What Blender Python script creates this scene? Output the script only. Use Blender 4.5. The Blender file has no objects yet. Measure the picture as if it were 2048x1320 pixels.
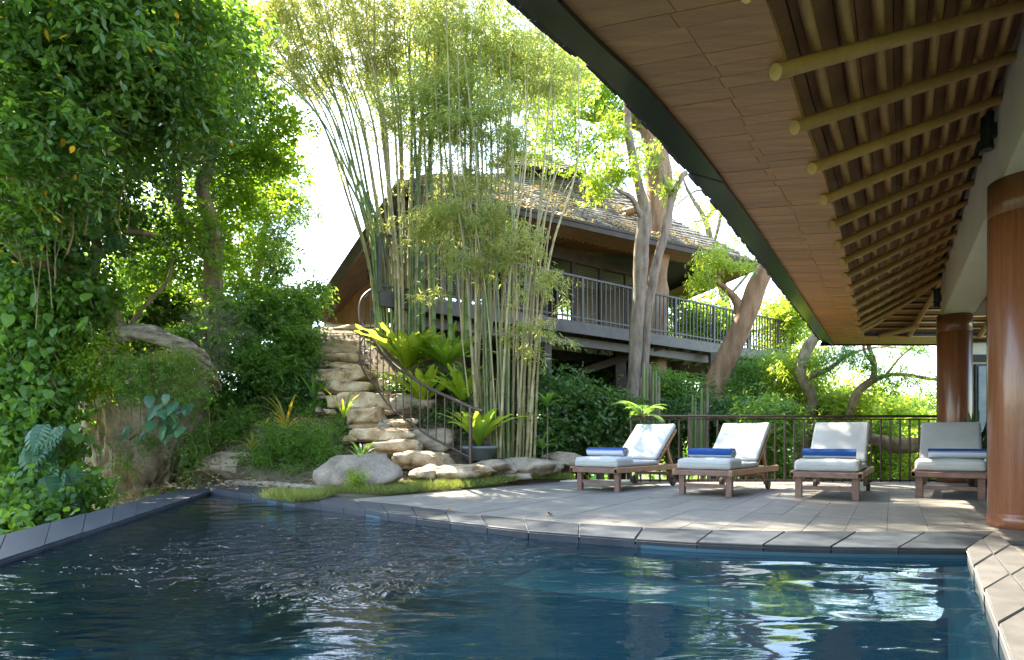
import bpy, bmesh, math, random
import numpy as np
from mathutils import Vector, Matrix, noise
R = math.radians
sc = bpy.context.scene
C = sc.collection
# ------------------------------------------------------------------ camera
FL, CX, HY, CZ = 1216., 1024., 881., .75       # focal length in photo pixels, optical centre, horizon row, eye height over the terrace
cam_d = bpy.data.cameras.new('camera'); cam = bpy.data.objects.new('camera', cam_d); C.objects.link(cam)
cam.location = (0, 0, CZ); cam.rotation_euler = (R(90), 0, 0)
cam_d.sensor_width = 36; cam_d.lens = 36*FL/2048; cam_d.shift_y = (HY-660)/2048; cam_d.clip_end = 2000; cam_d.clip_start = .05
sc.camera = cam
# ------------------------------------------------------------------ light
SUN_EL, SUN_AZ = 52., -38.                     # azimuth from +Y, negative = to the left
w = bpy.data.worlds.new('World'); sc.world = w; w.use_nodes = True
nt = w.node_tree; bg = nt.nodes['Background']
sky = nt.nodes.new('ShaderNodeTexSky'); sky.sky_type = 'NISHITA'; sky.sun_disc = False
sky.sun_elevation = R(SUN_EL); sky.sun_rotation = R(SUN_AZ); sky.air_density = 1.0; sky.dust_density = 1.0; sky.ozone_density = 1.2; sky.altitude = 50
nt.links.new(sky.outputs[0], bg.inputs[0]); bg.inputs[1].default_value = .15
sd = bpy.data.lights.new('sun', 'SUN'); sd.energy = 4.3; sd.angle = R(.6); sd.color = (1, .94, .84)
so = bpy.data.objects.new('sun', sd); C.objects.link(so)
sdir = Vector((math.sin(R(SUN_AZ))*math.cos(R(SUN_EL)), math.cos(R(SUN_AZ))*math.cos(R(SUN_EL)), math.sin(R(SUN_EL))))
so.rotation_euler = sdir.to_track_quat('Z', 'Y').to_euler(); so.location = sdir*60
sc.view_settings.view_transform = 'Standard'; sc.view_settings.look = 'None'; sc.view_settings.gamma = 1
sc.view_settings.exposure = 2.95
sc.view_settings.use_white_balance = True; sc.view_settings.white_balance_temperature = 7300; sc.view_settings.white_balance_tint = 8
sc.render.engine = 'CYCLES'
cy = sc.cycles
cy.max_bounces = 10; cy.diffuse_bounces = 4; cy.glossy_bounces = 3; cy.transmission_bounces = 6; cy.transparent_max_bounces = 12
cy.use_denoising = True; cy.caustics_reflective = False; cy.caustics_refractive = False; cy.sample_clamp_indirect = 6
rng = np.random.default_rng(7); rnd = random.Random(5)

# ------------------------------------------------------------------ helpers
def at(px, py, Y): return Vector(((px-CX)*Y/FL, Y, CZ-(py-HY)*Y/FL))
def gp(px, py, z=0.):
    Y = (CZ-z)*FL/(py-HY); return Vector(((px-CX)*Y/FL, Y, z))
def tag(o, label=None, cat=None, group=None, kind=None):
    if label: o['label'] = label
    if cat: o['category'] = cat
    if group: o['group'] = group
    if kind: o['kind'] = kind
    return o
def empty(name, loc=(0,0,0), rz=0., **k):
    o = bpy.data.objects.new(name, None); C.objects.link(o); o.location = loc; o.rotation_euler = (0,0,rz); o.empty_display_size = .2
    return tag(o, **k)
def link(name, me, parent=None, world=True):
    """link mesh object; mesh built in world coordinates when world and the parent is moved"""
    o = bpy.data.objects.new(name, me); C.objects.link(o)
    if parent is not None:
        o.parent = parent
        if world:
            pm = Matrix.LocRotScale(parent.location, parent.rotation_euler, parent.scale)
            q = parent.parent
            while q is not None:
                pm = Matrix.LocRotScale(q.location, q.rotation_euler, q.scale) @ pm; q = q.parent
            o.matrix_parent_inverse = pm.inverted()
    return o

class MB:
    def __init__(s): s.v = []; s.f = []; s.m = []
    def add(s, vs, fs, mi=0):
        b = len(s.v); s.v += [tuple(x) for x in vs]; s.f += [tuple(b+i for i in f) for f in fs]; s.m += [mi]*len(fs)
        return s
    def box(s, c, d, M=None, mi=0):
        vs = [Vector(((i&1)-.5, ((i>>1)&1)-.5, ((i>>2)&1)-.5)) for i in range(8)]
        vs = [Vector((v.x*d[0], v.y*d[1], v.z*d[2])) for v in vs]
        if M is not None: vs = [M @ v for v in vs]
        c = Vector(c)
        return s.add([v+c for v in vs], [(0,2,3,1),(4,5,7,6),(0,1,5,4),(2,6,7,3),(0,4,6,2),(1,3,7,5)], mi)
    def beam(s, p0, p1, w, h, up=(0,0,1), ch=0., mi=0):
        """bar from p0 to p1, w across, h along up, chamfered edges"""
        p0 = Vector(p0); p1 = Vector(p1); d = (p1-p0).normalized(); up = Vector(up)
        sx = d.cross(up)
        if sx.length < 1e-4: up = Vector((0,1,0)); sx = d.cross(up)
        sx.normalize(); u = sx.cross(d).normalized(); a, b = w/2, h/2
        if ch <= 0: pr = [(-a,-b),(a,-b),(a,b),(-a,b)]
        else: pr = [(-a+ch,-b),(a-ch,-b),(a,-b+ch),(a,b-ch),(a-ch,b),(-a+ch,b),(-a,b-ch),(-a,-b+ch)]
        n = len(pr); vs = [p+sx*x+u*y for p in (p0,p1) for x,y in pr]
        fs = [(i,(i+1)%n,n+(i+1)%n,n+i) for i in range(n)] + [tuple(range(n-1,-1,-1)), tuple(range(n,2*n))]
        return s.add(vs, fs, mi)
    def tube(s, pts, rad, n=8, cap=True, mi=0, wob=0., seed=0):
        pts = [Vector(p) for p in pts]; k = len(pts)
        if not hasattr(rad, '__len__'): rad = [rad]*k
        u = None; vs = []
        for i, p in enumerate(pts):
            d = (pts[min(i+1,k-1)]-pts[max(i-1,0)]).normalized()
            if u is None:
                u = d.orthogonal().normalized()
            else:
                u = (u-d*u.dot(d)); u = u.normalized() if u.length > 1e-6 else d.orthogonal().normalized()
            w_ = d.cross(u)
            for j in range(n):
                a = 2*math.pi*j/n; r = rad[i]
                q = u*math.cos(a)+w_*math.sin(a)
                if wob: r *= 1+wob*noise.noise((p+q*.3)*1.7+Vector((seed,0,0)))+.5*wob*noise.noise((p*.6+q*1.6+Vector((0,seed,0)))*1.9)
                vs.append(p+q*r)
        fs = [(i*n+j, i*n+(j+1)%n, (i+1)*n+(j+1)%n, (i+1)*n+j) for i in range(k-1) for j in range(n)]
        s.add(vs, fs, mi)
        if cap: s.add(vs[:n], [tuple(range(n-1,-1,-1))], mi); s.add(vs[-n:], [tuple(range(n))], mi)
        return s
    def prism(s, poly, z0, z1, mi=0):
        n = len(poly); vs = [(p[0],p[1],z0) for p in poly]+[(p[0],p[1],z1) for p in poly]
        ar = sum(poly[i][0]*poly[(i+1)%n][1]-poly[(i+1)%n][0]*poly[i][1] for i in range(n))
        fs = [(i,(i+1)%n,n+(i+1)%n,n+i) for i in range(n)]+[tuple(range(n-1,-1,-1)), tuple(range(n,2*n))]
        if ar < 0: fs = [tuple(reversed(f)) for f in fs]
        return s.add(vs, fs, mi)
    def lathe(s, c, prof, n=24, mi=0):
        c = Vector(c); k = len(prof)
        vs = [c+Vector((r*math.cos(2*math.pi*j/n), r*math.sin(2*math.pi*j/n), z)) for r,z in prof for j in range(n)]
        fs = [(i*n+j, i*n+(j+1)%n, (i+1)*n+(j+1)%n, (i+1)*n+j) for i in range(k-1) for j in range(n)]
        fs += [tuple(range(n-1,-1,-1)), tuple((k-1)*n+j for j in range(n))]
        return s.add(vs, fs, mi)
    def build(s, name, mats, parent=None, smooth=False, world=True, **k):
        me = bpy.data.meshes.new(name); me.from_pydata(s.v, [], s.f)
        if not isinstance(mats, (list, tuple)): mats = [mats]
        for m in mats: me.materials.append(m)
        if len(mats) > 1: me.polygons.foreach_set('material_index', s.m)
        if smooth: me.polygons.foreach_set('use_smooth', [len(f) <= 4 for f in s.f])
        me.update()
        return tag(link(name, me, parent, world), **k)

def crom(P, n=6):
    """Catmull-Rom through points (any dimension)"""
    P = [np.array(p, float) for p in P]; P = [2*P[0]-P[1]]+P+[2*P[-1]-P[-2]]; out = []
    for i in range(1, len(P)-2):
        for t in np.linspace(0, 1, n, endpoint=False):
            a, b, c, d = P[i-1:i+3]
            out.append(.5*((2*b)+(-a+c)*t+(2*a-5*b+4*c-d)*t*t+(-a+3*b-3*c+d)*t**3))
    out.append(P[-2]); return out
def pathtube(mb, pr, n=10, sub=5, wob=0., seed=0, mi=0):
    """pr = list of (point, radius)"""
    Q = crom([tuple(p)+(r,) for p, r in pr], sub)
    return mb.tube([Vector(q[:3]) for q in Q], [max(q[3], .002) for q in Q], n, wob=wob, seed=seed, mi=mi)
def pp(*l):
    """(px, py, Y, width in px) -> path"""
    return [(at(a,b,c), d*c/FL/2) for a,b,c,d in l]

# ------------------------------------------------------------------ materials
def nm(name):
    m = bpy.data.materials.new(name); m.use_nodes = True; t = m.node_tree
    return m, t, t.nodes['Principled BSDF'], t.nodes['Material Output']
def rampnode(t, fac, stops):
    r = t.nodes.new('ShaderNodeValToRGB'); e = r.color_ramp.elements
    while len(e) > 1: e.remove(e[-1])
    e[0].position = stops[0][0]; e[0].color = (*stops[0][1], 1)
    for p, c in stops[1:]:
        x = e.new(p); x.color = (*c, 1)
    t.links.new(fac, r.inputs[0]); return r.outputs[0]
def noisen(t, vec, scale, detail=4, rough=.55, dist=0.):
    n = t.nodes.new('ShaderNodeTexNoise'); n.inputs['Scale'].default_value = scale; n.inputs['Detail'].default_value = detail
    n.inputs['Roughness'].default_value = rough; n.inputs['Distortion'].default_value = dist
    t.links.new(vec, n.inputs['Vector']); return n.outputs[0]
def mathn(t, op, a, b=None, c=None):
    n = t.nodes.new('ShaderNodeMath'); n.operation = op
    for i, x in enumerate((a, b, c)):
        if x is None: continue
        if isinstance(x, (int, float)): n.inputs[i].default_value = x
        else: t.links.new(x, n.inputs[i])
    return n.outputs[0]
def mixn(t, fac, a, b, mode='MIX'):
    n = t.nodes.new('ShaderNodeMix'); n.data_type = 'RGBA'; n.blend_type = mode
    for s, x in ((n.inputs[0], fac), (n.inputs[6], a), (n.inputs[7], b)):
        if isinstance(x, (int, float)): s.default_value = x
        elif isinstance(x, tuple): s.default_value = (*x, 1)
        else: t.links.new(x, s)
    return n.outputs[2]
def coords(t, kind='pos', scale=(1,1,1), rot=(0,0,0), jitter=False):
    mp = t.nodes.new('ShaderNodeMapping'); mp.inputs['Scale'].default_value = scale; mp.inputs['Rotation'].default_value = rot
    if kind == 'pos': t.links.new(t.nodes.new('ShaderNodeNewGeometry').outputs['Position'], mp.inputs[0])
    else: t.links.new(t.nodes.new('ShaderNodeTexCoord').outputs['Object'], mp.inputs[0])
    if jitter:
        oi = t.nodes.new('ShaderNodeObjectInfo'); cb = t.nodes.new('ShaderNodeCombineXYZ')
        for i in range(3): t.links.new(mathn(t, 'MULTIPLY', oi.outputs['Random'], 37.+13*i), cb.inputs[i])
        t.links.new(cb.outputs[0], mp.inputs['Location'])
    return mp.outputs[0]
def mk(name, stops, scale=4, rough=.6, bump=.3, bdist=.01, st=(1,1,1), rot=(0,0,0), kind='pos', metal=0, spec=.5, var=0., fine=0., detail=5, rvar=0., coat=0.):
    """noise coloured material: stops = ramp colours; var = brightness change between objects; fine = fine grain"""
    m, t, b, o = nm(name); v = coords(t, kind, st, rot, jitter=var > 0)
    n = noisen(t, v, scale, detail)
    col = rampnode(t, n, [(.28+.44*i/(len(stops)-1) if len(stops) > 1 else .5, c) for i, c in enumerate(stops)])
    if fine:
        f = noisen(t, v, scale*9, 3); col = mixn(t, fine, col, mixn(t, f, (0,0,0), (2,2,2)), 'MULTIPLY')
    if var:
        oi = t.nodes.new('ShaderNodeObjectInfo'); hs = t.nodes.new('ShaderNodeHueSaturation')
        t.links.new(mathn(t, 'MULTIPLY_ADD', oi.outputs['Random'], 2*var, 1-var), hs.inputs['Value']); t.links.new(col, hs.inputs['Color'])
        col = hs.outputs[0]
    t.links.new(col, b.inputs['Base Color'])
    if rvar: t.links.new(mathn(t, 'MULTIPLY_ADD', n, rvar*2, rough-rvar), b.inputs['Roughness'])
    else: b.inputs['Roughness'].default_value = rough
    b.inputs['Metallic'].default_value = metal; b.inputs['Specular IOR Level'].default_value = spec; b.inputs['Coat Weight'].default_value = coat
    if bump:
        bn = t.nodes.new('ShaderNodeBump'); bn.inputs['Strength'].default_value = bump; bn.inputs['Distance'].default_value = bdist
        h = mathn(t, 'ADD', n, mathn(t, 'MULTIPLY', noisen(t, v, scale*6, 4), .4)); t.links.new(h, bn.inputs['Height']); t.links.new(bn.outputs[0], b.inputs['Normal'])
    return m
def leafmat(name, a, b_, tr, trw=.45, rough=.42, spec=.45, c=None):
    m, t, b, o = nm(name); at_ = t.nodes.new('ShaderNodeAttribute'); at_.attribute_name = 'tint'
    st = [(0, a), (1, b_)] if c is None else [(0, a), (.8, b_), (.93, b_), (1, c)]
    col = rampnode(t, at_.outputs['Fac'], st); t.links.new(col, b.inputs['Base Color'])
    b.inputs['Roughness'].default_value = rough; b.inputs['Specular IOR Level'].default_value = spec
    tl = t.nodes.new('ShaderNodeBsdfTranslucent'); t.links.new(mixn(t, .75, col, tr), tl.inputs[0])
    mx = t.nodes.new('ShaderNodeMixShader'); mx.inputs[0].default_value = trw
    t.links.new(b.outputs[0], mx.inputs[1]); t.links.new(tl.outputs[0], mx.inputs[2]); t.links.new(mx.outputs[0], o.inputs[0])
    return m
M = {}
M['soffit'] = mk('soffit_board', [(.44,.19,.075),(.60,.29,.12)], 3, .5, .25, .004, (.5,7,7), var=.13, kind='obj', fine=.25)
M['pole'] = mk('varnished_pole', [(.40,.22,.08),(.55,.33,.125)], 3, .42, .25, .004, (1,1,1), var=.1, fine=.2)
M['underboard'] = mk('ceiling_board', [(.22,.105,.05),(.34,.17,.085)], 4, .6, .2, .004, (1,1,1), var=.12, fine=.3)
M['fascia'] = mk('dark_metal', [(.020,.017,.020),(.035,.030,.034)], 1.2, .18, .12, .01, metal=0, spec=.7, rvar=.06)
M['shingle'] = mk('roof_shingle', [(.07,.06,.05),(.17,.15,.125),(.27,.25,.2)], 3, .85, .5, .01, var=0, fine=.5)
M['slate_edge'] = mk('slate_edge', [(.02,.02,.022),(.05,.05,.05)], 8, .7, .4, .01)
M['plaster'] = mk('plaster', [(.66,.60,.47),(.74,.68,.55)], 1.5, .7, .08, .004, fine=.06)
M['column'] = mk('column_wood', [(.17,.058,.028),(.27,.105,.052)], 5, .3, .1, .003, (6,6,.25), fine=.45, coat=.2)
M['decktile'] = mk('deck_tile', [(.155,.145,.128),(.215,.20,.175)], 5, .6, .18, .003, var=.11, fine=.25)
M['grout'] = mk('grout', [(.09,.09,.085),(.13,.128,.12)], 12, .9, .1); M['grout_pale'] = mk('pale_grout', [(.22,.22,.22),(.32,.32,.31)], 12, .9, .1)
M['coping'] = mk('slate_coping', [(.022,.028,.038),(.046,.055,.068)], 7, .55, .3, .004, var=.16, fine=.3, rvar=.1, spec=.25)
M['coping_light'] = mk('stone_coping', [(.065,.065,.066),(.11,.107,.105)], 6, .5, .2, .004, var=.1, fine=.3)
M['pooltile'] = mk('pool_tile', [(.014,.075,.12),(.02,.095,.15)], 2.5, .5, .1, var=.15)
M['ledgetile'] = mk('ledge_tile', [(.035,.075,.085),(.06,.115,.12)], 3, .5, .1, var=.15)
M['rail'] = mk('brown_metal', [(.05,.032,.03),(.085,.055,.05)], 6, .33, .1, .002, metal=.35, spec=.6)
M['railgrey'] = mk('grey_painted_wood', [(.045,.040,.038),(.085,.076,.070)], 4, .5, .2, .003)
M['teak'] = mk('teak', [(.26,.135,.07),(.44,.26,.14)], 4, .5, .2, .002, (3,3,3), kind='obj', fine=.3, var=.06)
M['teak_shade'] = mk('teak_shaded', [(.13,.06,.045),(.22,.12,.09)], 4, .5, .2, .002, (3,3,3), kind='obj', fine=.3, var=.06)  # same teak, with the purplish shade of the end faces in its colour
M['cushion'] = mk('cushion_canvas', [(.42,.43,.425),(.50,.51,.50)], 3, .9, .5, .012, kind='obj', fine=.05, detail=3)
M['towel'] = mk('white_towel', [(.50,.53,.60),(.58,.61,.68)], 60, .95, .5, .004, kind='obj')
M['towel_blue'] = mk('blue_towel', [(.004,.045,.19),(.008,.07,.27)], 60, .95, .5, .004, kind='obj')
M['rubber'] = mk('rubber', [(.02,.02,.02),(.05,.045,.04)], 9, .7, .1)
M['rock'] = mk('garden_rock', [(.06,.05,.03),(.26,.20,.14),(.40,.33,.24)], 3.2, .85, .7, .03, fine=.45, detail=8, var=.08)
M['steprock'] = mk('step_rock', [(.07,.05,.028),(.33,.225,.125),(.46,.35,.22),(.56,.47,.33)], 4.2, .85, .8, .04, fine=.5, detail=8, var=.1)  # darkest tones: random stains standing in for shade in the cracks
M['boulder'] = mk('boulder_rock', [(.09,.07,.05),(.24,.195,.15),(.33,.28,.225)], 2.6, .85, .6, .03, fine=.4, detail=8)
M['outcrop'] = mk('outcrop_rock', [(.05,.05,.035),(.22,.175,.125),(.36,.29,.21),(.14,.15,.08)], 1.6, .95, 1., .08, fine=.55, detail=10)
M['soil'] = mk('soil', [(.045,.035,.022),(.10,.075,.045),(.06,.075,.03)], 2.5, .95, .6, .03, fine=.4, detail=7)
M['bark_grey'] = mk('grey_bark', [(.075,.055,.04),(.19,.15,.115),(.27,.225,.18)], 4, .85, .7, .02, (2,2,.6), fine=.4, detail=8)
M['bark_brown'] = mk('brown_bark', [(.10,.055,.03),(.24,.135,.075),(.31,.21,.13)], 3, .8, .5, .02, (2,2,.5), fine=.35, detail=8)
M['driftwood'] = mk('driftwood', [(.05,.038,.028),(.20,.155,.12),(.36,.30,.24)], 4, .9, 1., .03, (.8,3,3), fine=.5, detail=8)
M['bark_moss'] = mk('mossy_bark', [(.06,.05,.03),(.20,.15,.085),(.30,.23,.14)], 4, .9, .8, .02, (2,2,.6), fine=.5, detail=8)
M['cane'] = mk('bamboo_cane', [(.13,.13,.055),(.26,.23,.11),(.38,.31,.17)], 2, .45, .15, .004, (3,3,1.2), var=.25, fine=.2)
M['cane_green'] = mk('bamboo_cane_green', [(.07,.12,.035),(.16,.21,.07)], 2, .45, .15, .004, (3,3,1.2), var=.25, fine=.2)
M['twig'] = mk('twig', [(.10,.085,.04),(.2,.17,.09)], 6, .8, .3)
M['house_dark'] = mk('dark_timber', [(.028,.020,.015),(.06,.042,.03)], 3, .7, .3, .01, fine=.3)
M['orange_wood'] = mk('orange_timber', [(.26,.115,.045),(.38,.19,.08)], 3, .5, .15, .004, (1,1,1), var=.1, fine=.2)
M['brown_soffit'] = mk('brown_soffit', [(.15,.085,.055),(.22,.13,.085)], 3, .6, .15, .004, fine=.2)
M['blind'] = mk('wood_blind', [(.09,.065,.045),(.15,.11,.075)], 6, .6, .2, .004)
M['pot'] = mk('grey_pot', [(.11,.135,.15),(.16,.19,.205)], 7, .6, .15, .004)
M['blackpot'] = mk('dark_pot', [(.02,.022,.025),(.04,.04,.045)], 7, .3, .1, .004)
M['lamp'] = mk('lamp_metal', [(.015,.025,.022),(.05,.065,.055)], 14, .45, .3, .004, metal=.5)
M['terrain'] = mk('jungle_floor', [(.015,.03,.01),(.04,.07,.02),(.07,.10,.03)], .8, .95, .8, .1, fine=.5, detail=8)
M['art'] = mk('picture_print', [(.16,.22,.28),(.42,.48,.52)], 2, .5, 0, st=(1,1,3))
M['leaf_litter'] = mk('dry_leaf', [(.16,.07,.03),(.32,.18,.07)], 9, .8, .3)
M['foam'] = M['plaster']
# leaves
M['ficus'] = leafmat('ficus_leaf', (.022,.065,.025), (.085,.175,.05), (.26,.48,.03), .38, .26, c=(.62,.30,.02))
M['backleaf'] = leafmat('backlit_tone_leaf', (.05,.13,.02), (.13,.25,.035), (.42,.62,.04), .55)  # bright yellow green of back light put into the leaf colour
M['bambooleaf'] = leafmat('bamboo_leaf', (.15,.19,.05), (.34,.33,.10), (.62,.64,.16), .55, .5)
M['bambooleaf_g'] = leafmat('bamboo_leaf_green', (.13,.19,.05), (.29,.33,.10), (.56,.64,.15), .56, .5)
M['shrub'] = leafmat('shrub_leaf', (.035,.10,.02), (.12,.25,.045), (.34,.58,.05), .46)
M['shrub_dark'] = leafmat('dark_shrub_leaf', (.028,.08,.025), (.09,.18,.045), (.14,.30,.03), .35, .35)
M['fern'] = leafmat('nest_fern_frond', (.16,.28,.02), (.42,.50,.04), (.66,.76,.08), .55, .4)
M['fern_g'] = leafmat('nest_fern_frond_green', (.10,.24,.03), (.27,.42,.07), (.52,.72,.06), .5, .3, .6)
M['monstera'] = leafmat('monstera_leaf', (.022,.085,.04), (.06,.16,.07), (.14,.34,.06), .3, .3, .6)
M['grass'] = leafmat('grass_blade', (.09,.14,.03), (.25,.27,.07), (.4,.46,.08), .4, .6)
M['orangeleaf'] = leafmat('orange_strap_leaf', (.18,.20,.02), (.50,.30,.03), (.7,.52,.04), .45)
M['palm'] = leafmat('palm_leaflet', (.06,.16,.04), (.14,.28,.06), (.3,.55,.06), .45)
M['yellowleaf'] = leafmat('yellow_green_leaf', (.09,.20,.02), (.26,.36,.045), (.55,.68,.06), .55)
M['snake'] = leafmat('snake_plant_leaf', (.02,.06,.025), (.07,.12,.05), (.1,.2,.05), .15, .4)
M['darkunder'] = M['house_dark']
# glass
m, t, b, o = nm('clear_glass'); gl = t.nodes.new('ShaderNodeBsdfGlossy'); gl.inputs[0].default_value = (.85,.95,1,1); gl.inputs['Roughness'].default_value = .02
tr = t.nodes.new('ShaderNodeBsdfTransparent'); tr.inputs[0].default_value = (.84,.93,.93,1); fr = t.nodes.new('ShaderNodeFresnel'); fr.inputs[0].default_value = 1.18
mx = t.nodes.new('ShaderNodeMixShader'); t.links.new(fr.outputs[0], mx.inputs[0]); t.links.new(tr.outputs[0], mx.inputs[1]); t.links.new(gl.outputs[0], mx.inputs[2]); t.links.new(mx.outputs[0], o.inputs[0]); M['glass'] = m
# water
m, t, b, o = nm('pool_water')
pos = coords(t, 'pos', (1,1,0)); 
def dist_mask(c, r0, r1):
    vm = t.nodes.new('ShaderNodeVectorMath'); vm.operation = 'DISTANCE'; t.links.new(pos, vm.inputs[0]); vm.inputs[1].default_value = (c[0], c[1], 0)
    mr = t.nodes.new('ShaderNodeMapRange'); mr.interpolation_type = 'SMOOTHSTEP'; t.links.new(vm.outputs['Value'], mr.inputs[0])
    mr.inputs[1].default_value = r0; mr.inputs[2].default_value = r1; mr.inputs[3].default_value = 1; mr.inputs[4].default_value = 0
    return mr.outputs[0]
jet = gp(690, 1085, -.06); m1 = dist_mask(jet, .4, 2.3)
m2 = dist_mask((jet.x-1.2, jet.y-1.2), 1.2, 4.2)
big = noisen(t, coords(t, 'pos', (1.0,1.9,0), (0,0,.5)), 1.15, 1.5, .4, .6)
mid = noisen(t, coords(t, 'pos', (2.2,5.5,0), (0,0,.12)), 1.5, 2, .5, .4)
fin = noisen(t, coords(t, 'pos', (6,14,0), (0,0,-.1)), 2.0, 3, .6, .3)
chop = noisen(t, coords(t, 'pos', (1.25,1,0)), 5.0, 3, .6, .6)
h = mathn(t, 'MULTIPLY', big, .030)
h = mathn(t, 'ADD', h, mathn(t, 'MULTIPLY', mid, mathn(t, 'MULTIPLY_ADD', m2, .020, .002)))
h = mathn(t, 'ADD', h, mathn(t, 'MULTIPLY', fin, mathn(t, 'MULTIPLY_ADD', m2, .0035, .0002)))
h = mathn(t, 'ADD', h, mathn(t, 'MULTIPLY', chop, mathn(t, 'MULTIPLY', m1, .16)))
bn = t.nodes.new('ShaderNodeBump'); bn.inputs['Strength'].default_value = 1; bn.inputs['Distance'].default_value = 1; t.links.new(h, bn.inputs['Height'])
gl = t.nodes.new('ShaderNodeBsdfGlossy'); gl.inputs['Roughness'].default_value = .015; gl.inputs[0].default_value = (.95,.98,1,1); t.links.new(bn.outputs[0], gl.inputs['Normal'])
tr = t.nodes.new('ShaderNodeBsdfTransparent'); tr.inputs[0].default_value = (.36,.66,.80,1)
df = t.nodes.new('ShaderNodeBsdfDiffuse'); df.inputs[0].default_value = (.001,.0095,.021,1)
m0 = t.nodes.new('ShaderNodeMixShader'); m0.inputs[0].default_value = .6; t.links.new(tr.outputs[0], m0.inputs[1]); t.links.new(df.outputs[0], m0.inputs[2])
fr = t.nodes.new('ShaderNodeFresnel'); fr.inputs[0].default_value = 1.36; t.links.new(bn.outputs[0], fr.inputs['Normal'])
mx = t.nodes.new('ShaderNodeMixShader'); t.links.new(fr.outputs[0], mx.inputs[0]); t.links.new(m0.outputs[0], mx.inputs[1]); t.links.new(gl.outputs[0], mx.inputs[2]); t.links.new(mx.outputs[0], o.inputs[0])
M['water'] = m

# ------------------------------------------------------------------ leaves
SH4 = np.array([(0,0,0),(.45,-.5,.05),(1,0,-.04),(.45,.5,.05)])
SH6 = np.array([(0,0,0),(.28,-.42,.03),(.65,-.40,.02),(1,0,-.08),(.65,.40,.02),(.28,.42,.03)])
def norm(a): return a/np.maximum(np.linalg.norm(a, axis=-1, keepdims=True), 1e-9)
def leafmesh(name, P, D, N, L, W, tint, mat, parent=None, sh=SH4, **k):
    n = len(P); D = norm(D); S = norm(np.cross(D, N)); N = np.cross(S, D); kk = len(sh)
    V = P[:,None,:] + D[:,None,:]*(sh[None,:,0,None]*L[:,None,None]) + S[:,None,:]*(sh[None,:,1,None]*W[:,None,None]) + N[:,None,:]*(sh[None,:,2,None]*L[:,None,None])
    me = bpy.data.meshes.new(name); me.vertices.add(n*kk); me.vertices.foreach_set('co', V.astype(np.float32).ravel())
    me.loops.add(n*kk); me.loops.foreach_set('vertex_index', np.arange(n*kk, dtype=np.int32))
    me.polygons.add(n); me.polygons.foreach_set('loop_start', np.arange(0, n*kk, kk, dtype=np.int32))
    me.update(calc_edges=True)
    a = me.attributes.new('tint', 'FLOAT', 'FACE'); a.data.foreach_set('value', np.clip(tint, 0, 1).astype(np.float32))
    me.materials.append(mat)
    return tag(link(name, me, parent), **({'kind':'stuff'} | k))
def spray_leaves(Cn, k, twig, L, W, droop=.3, flat=.5, tdir=None, jit=.35, seed=None, tvar=.25):
    """Cn spray centres; k leaves alternate along each twig of length twig"""
    n = len(Cn); g = np.random.default_rng(seed if seed is not None else 1)
    d = g.normal(size=(n,3)); d[:,2] *= .5
    if tdir is not None: d = d*.6 + tdir
    d = norm(d); d[:,2] -= droop; d = norm(d)
    tt = np.linspace(0, 1, k)[None,:]*np.ones((n,1)) + g.normal(size=(n,k))*.05
    up = np.array([0,0,1.]) ; side = norm(np.cross(d, up+g.normal(size=(n,3))*.3))
    sgn = np.where(np.arange(k)%2 == 0, 1., -1.)[None,:,None]
    P = Cn[:,None,:] + d[:,None,:]*(tt[...,None]-.5)*twig + g.normal(size=(n,k,3))*twig*.06
    D = d[:,None,:]*(.55+.5*tt[...,None]) + side[:,None,:]*sgn*(1.05-tt[...,None]*.6) + g.normal(size=(n,k,3))*jit
    D[...,2] -= droop*.8
    N = np.array([0,0,1.])*flat*2 + g.normal(size=(n,k,3))*(1-flat)
    ll = L*(.65+.6*g.random((n,k))); ww = W*(.7+.5*g.random((n,k)))
    base = g.random((n,1)); ti = np.clip(base*.7+.15+ (g.random((n,k))-.5)*2*tvar, 0, .92)
    return P.reshape(-1,3), D.reshape(-1,3), N.reshape(-1,3), ll.ravel(), ww.ravel(), ti.ravel()
def cloud(ells, clumps, per, cr, seed=0, shell=.45, arch=0.):
    """ells = [(centre, radii, weight)] -> points in clumps"""
    g = np.random.default_rng(seed); out = []; cc = []
    tw = sum(e[2] for e in ells)
    for c, r, wt in ells:
        m = max(1, int(clumps*wt/tw)); u = norm(g.normal(size=(m,3)))*(g.random((m,1))**shell)
        ce = np.array(c)+u*np.array(r); cc.append(ce)
        if arch:
            h = g.normal(size=(m,1,3)); h[...,2] = .25; h = norm(h); s_ = g.random((m,per,1)); p = ce[:,None,:]+h*s_*arch+np.array([0,0,-1.])*s_**2*arch*.75+g.normal(size=(m,per,3))*cr*(.35+.65*s_)*np.array([1,1,.6])
        else: p = ce[:,None,:]+g.normal(size=(m,per,3))*cr*np.array([1,1,.7])
        out.append(p.reshape(-1,3))
    return np.concatenate(out), np.concatenate(cc)
def ell(px, py, Y, rx, ry, rz, wt=1):
    """ellipsoid by picture position, radii rx, ry in photo pixels at that distance, rz metres deep"""
    return (tuple(at(px,py,Y)), (rx*Y/FL, rz, ry*Y/FL), wt)
def foliage(name, parent, mat, ells, clumps, per, cr, k, twig, L, W, seed, sh=SH4, droop=.3, flat=.5, shell=.45, keep=None, yellow=0., tdir=None, arch=0., **kw):
    P, cc = cloud(ells, clumps, per, cr, seed, shell, arch)
    if keep is not None: P = P[keep(P)]
    a = list(spray_leaves(P, k, twig, L, W, droop, flat, seed=seed, tdir=tdir))
    if yellow:
        g = np.random.default_rng(seed+9); a[5] = np.where(g.random(len(a[5])) < yellow, 1., a[5])
    o = leafmesh(name, *a, mat, parent, sh, **kw)
    return o, cc
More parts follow.
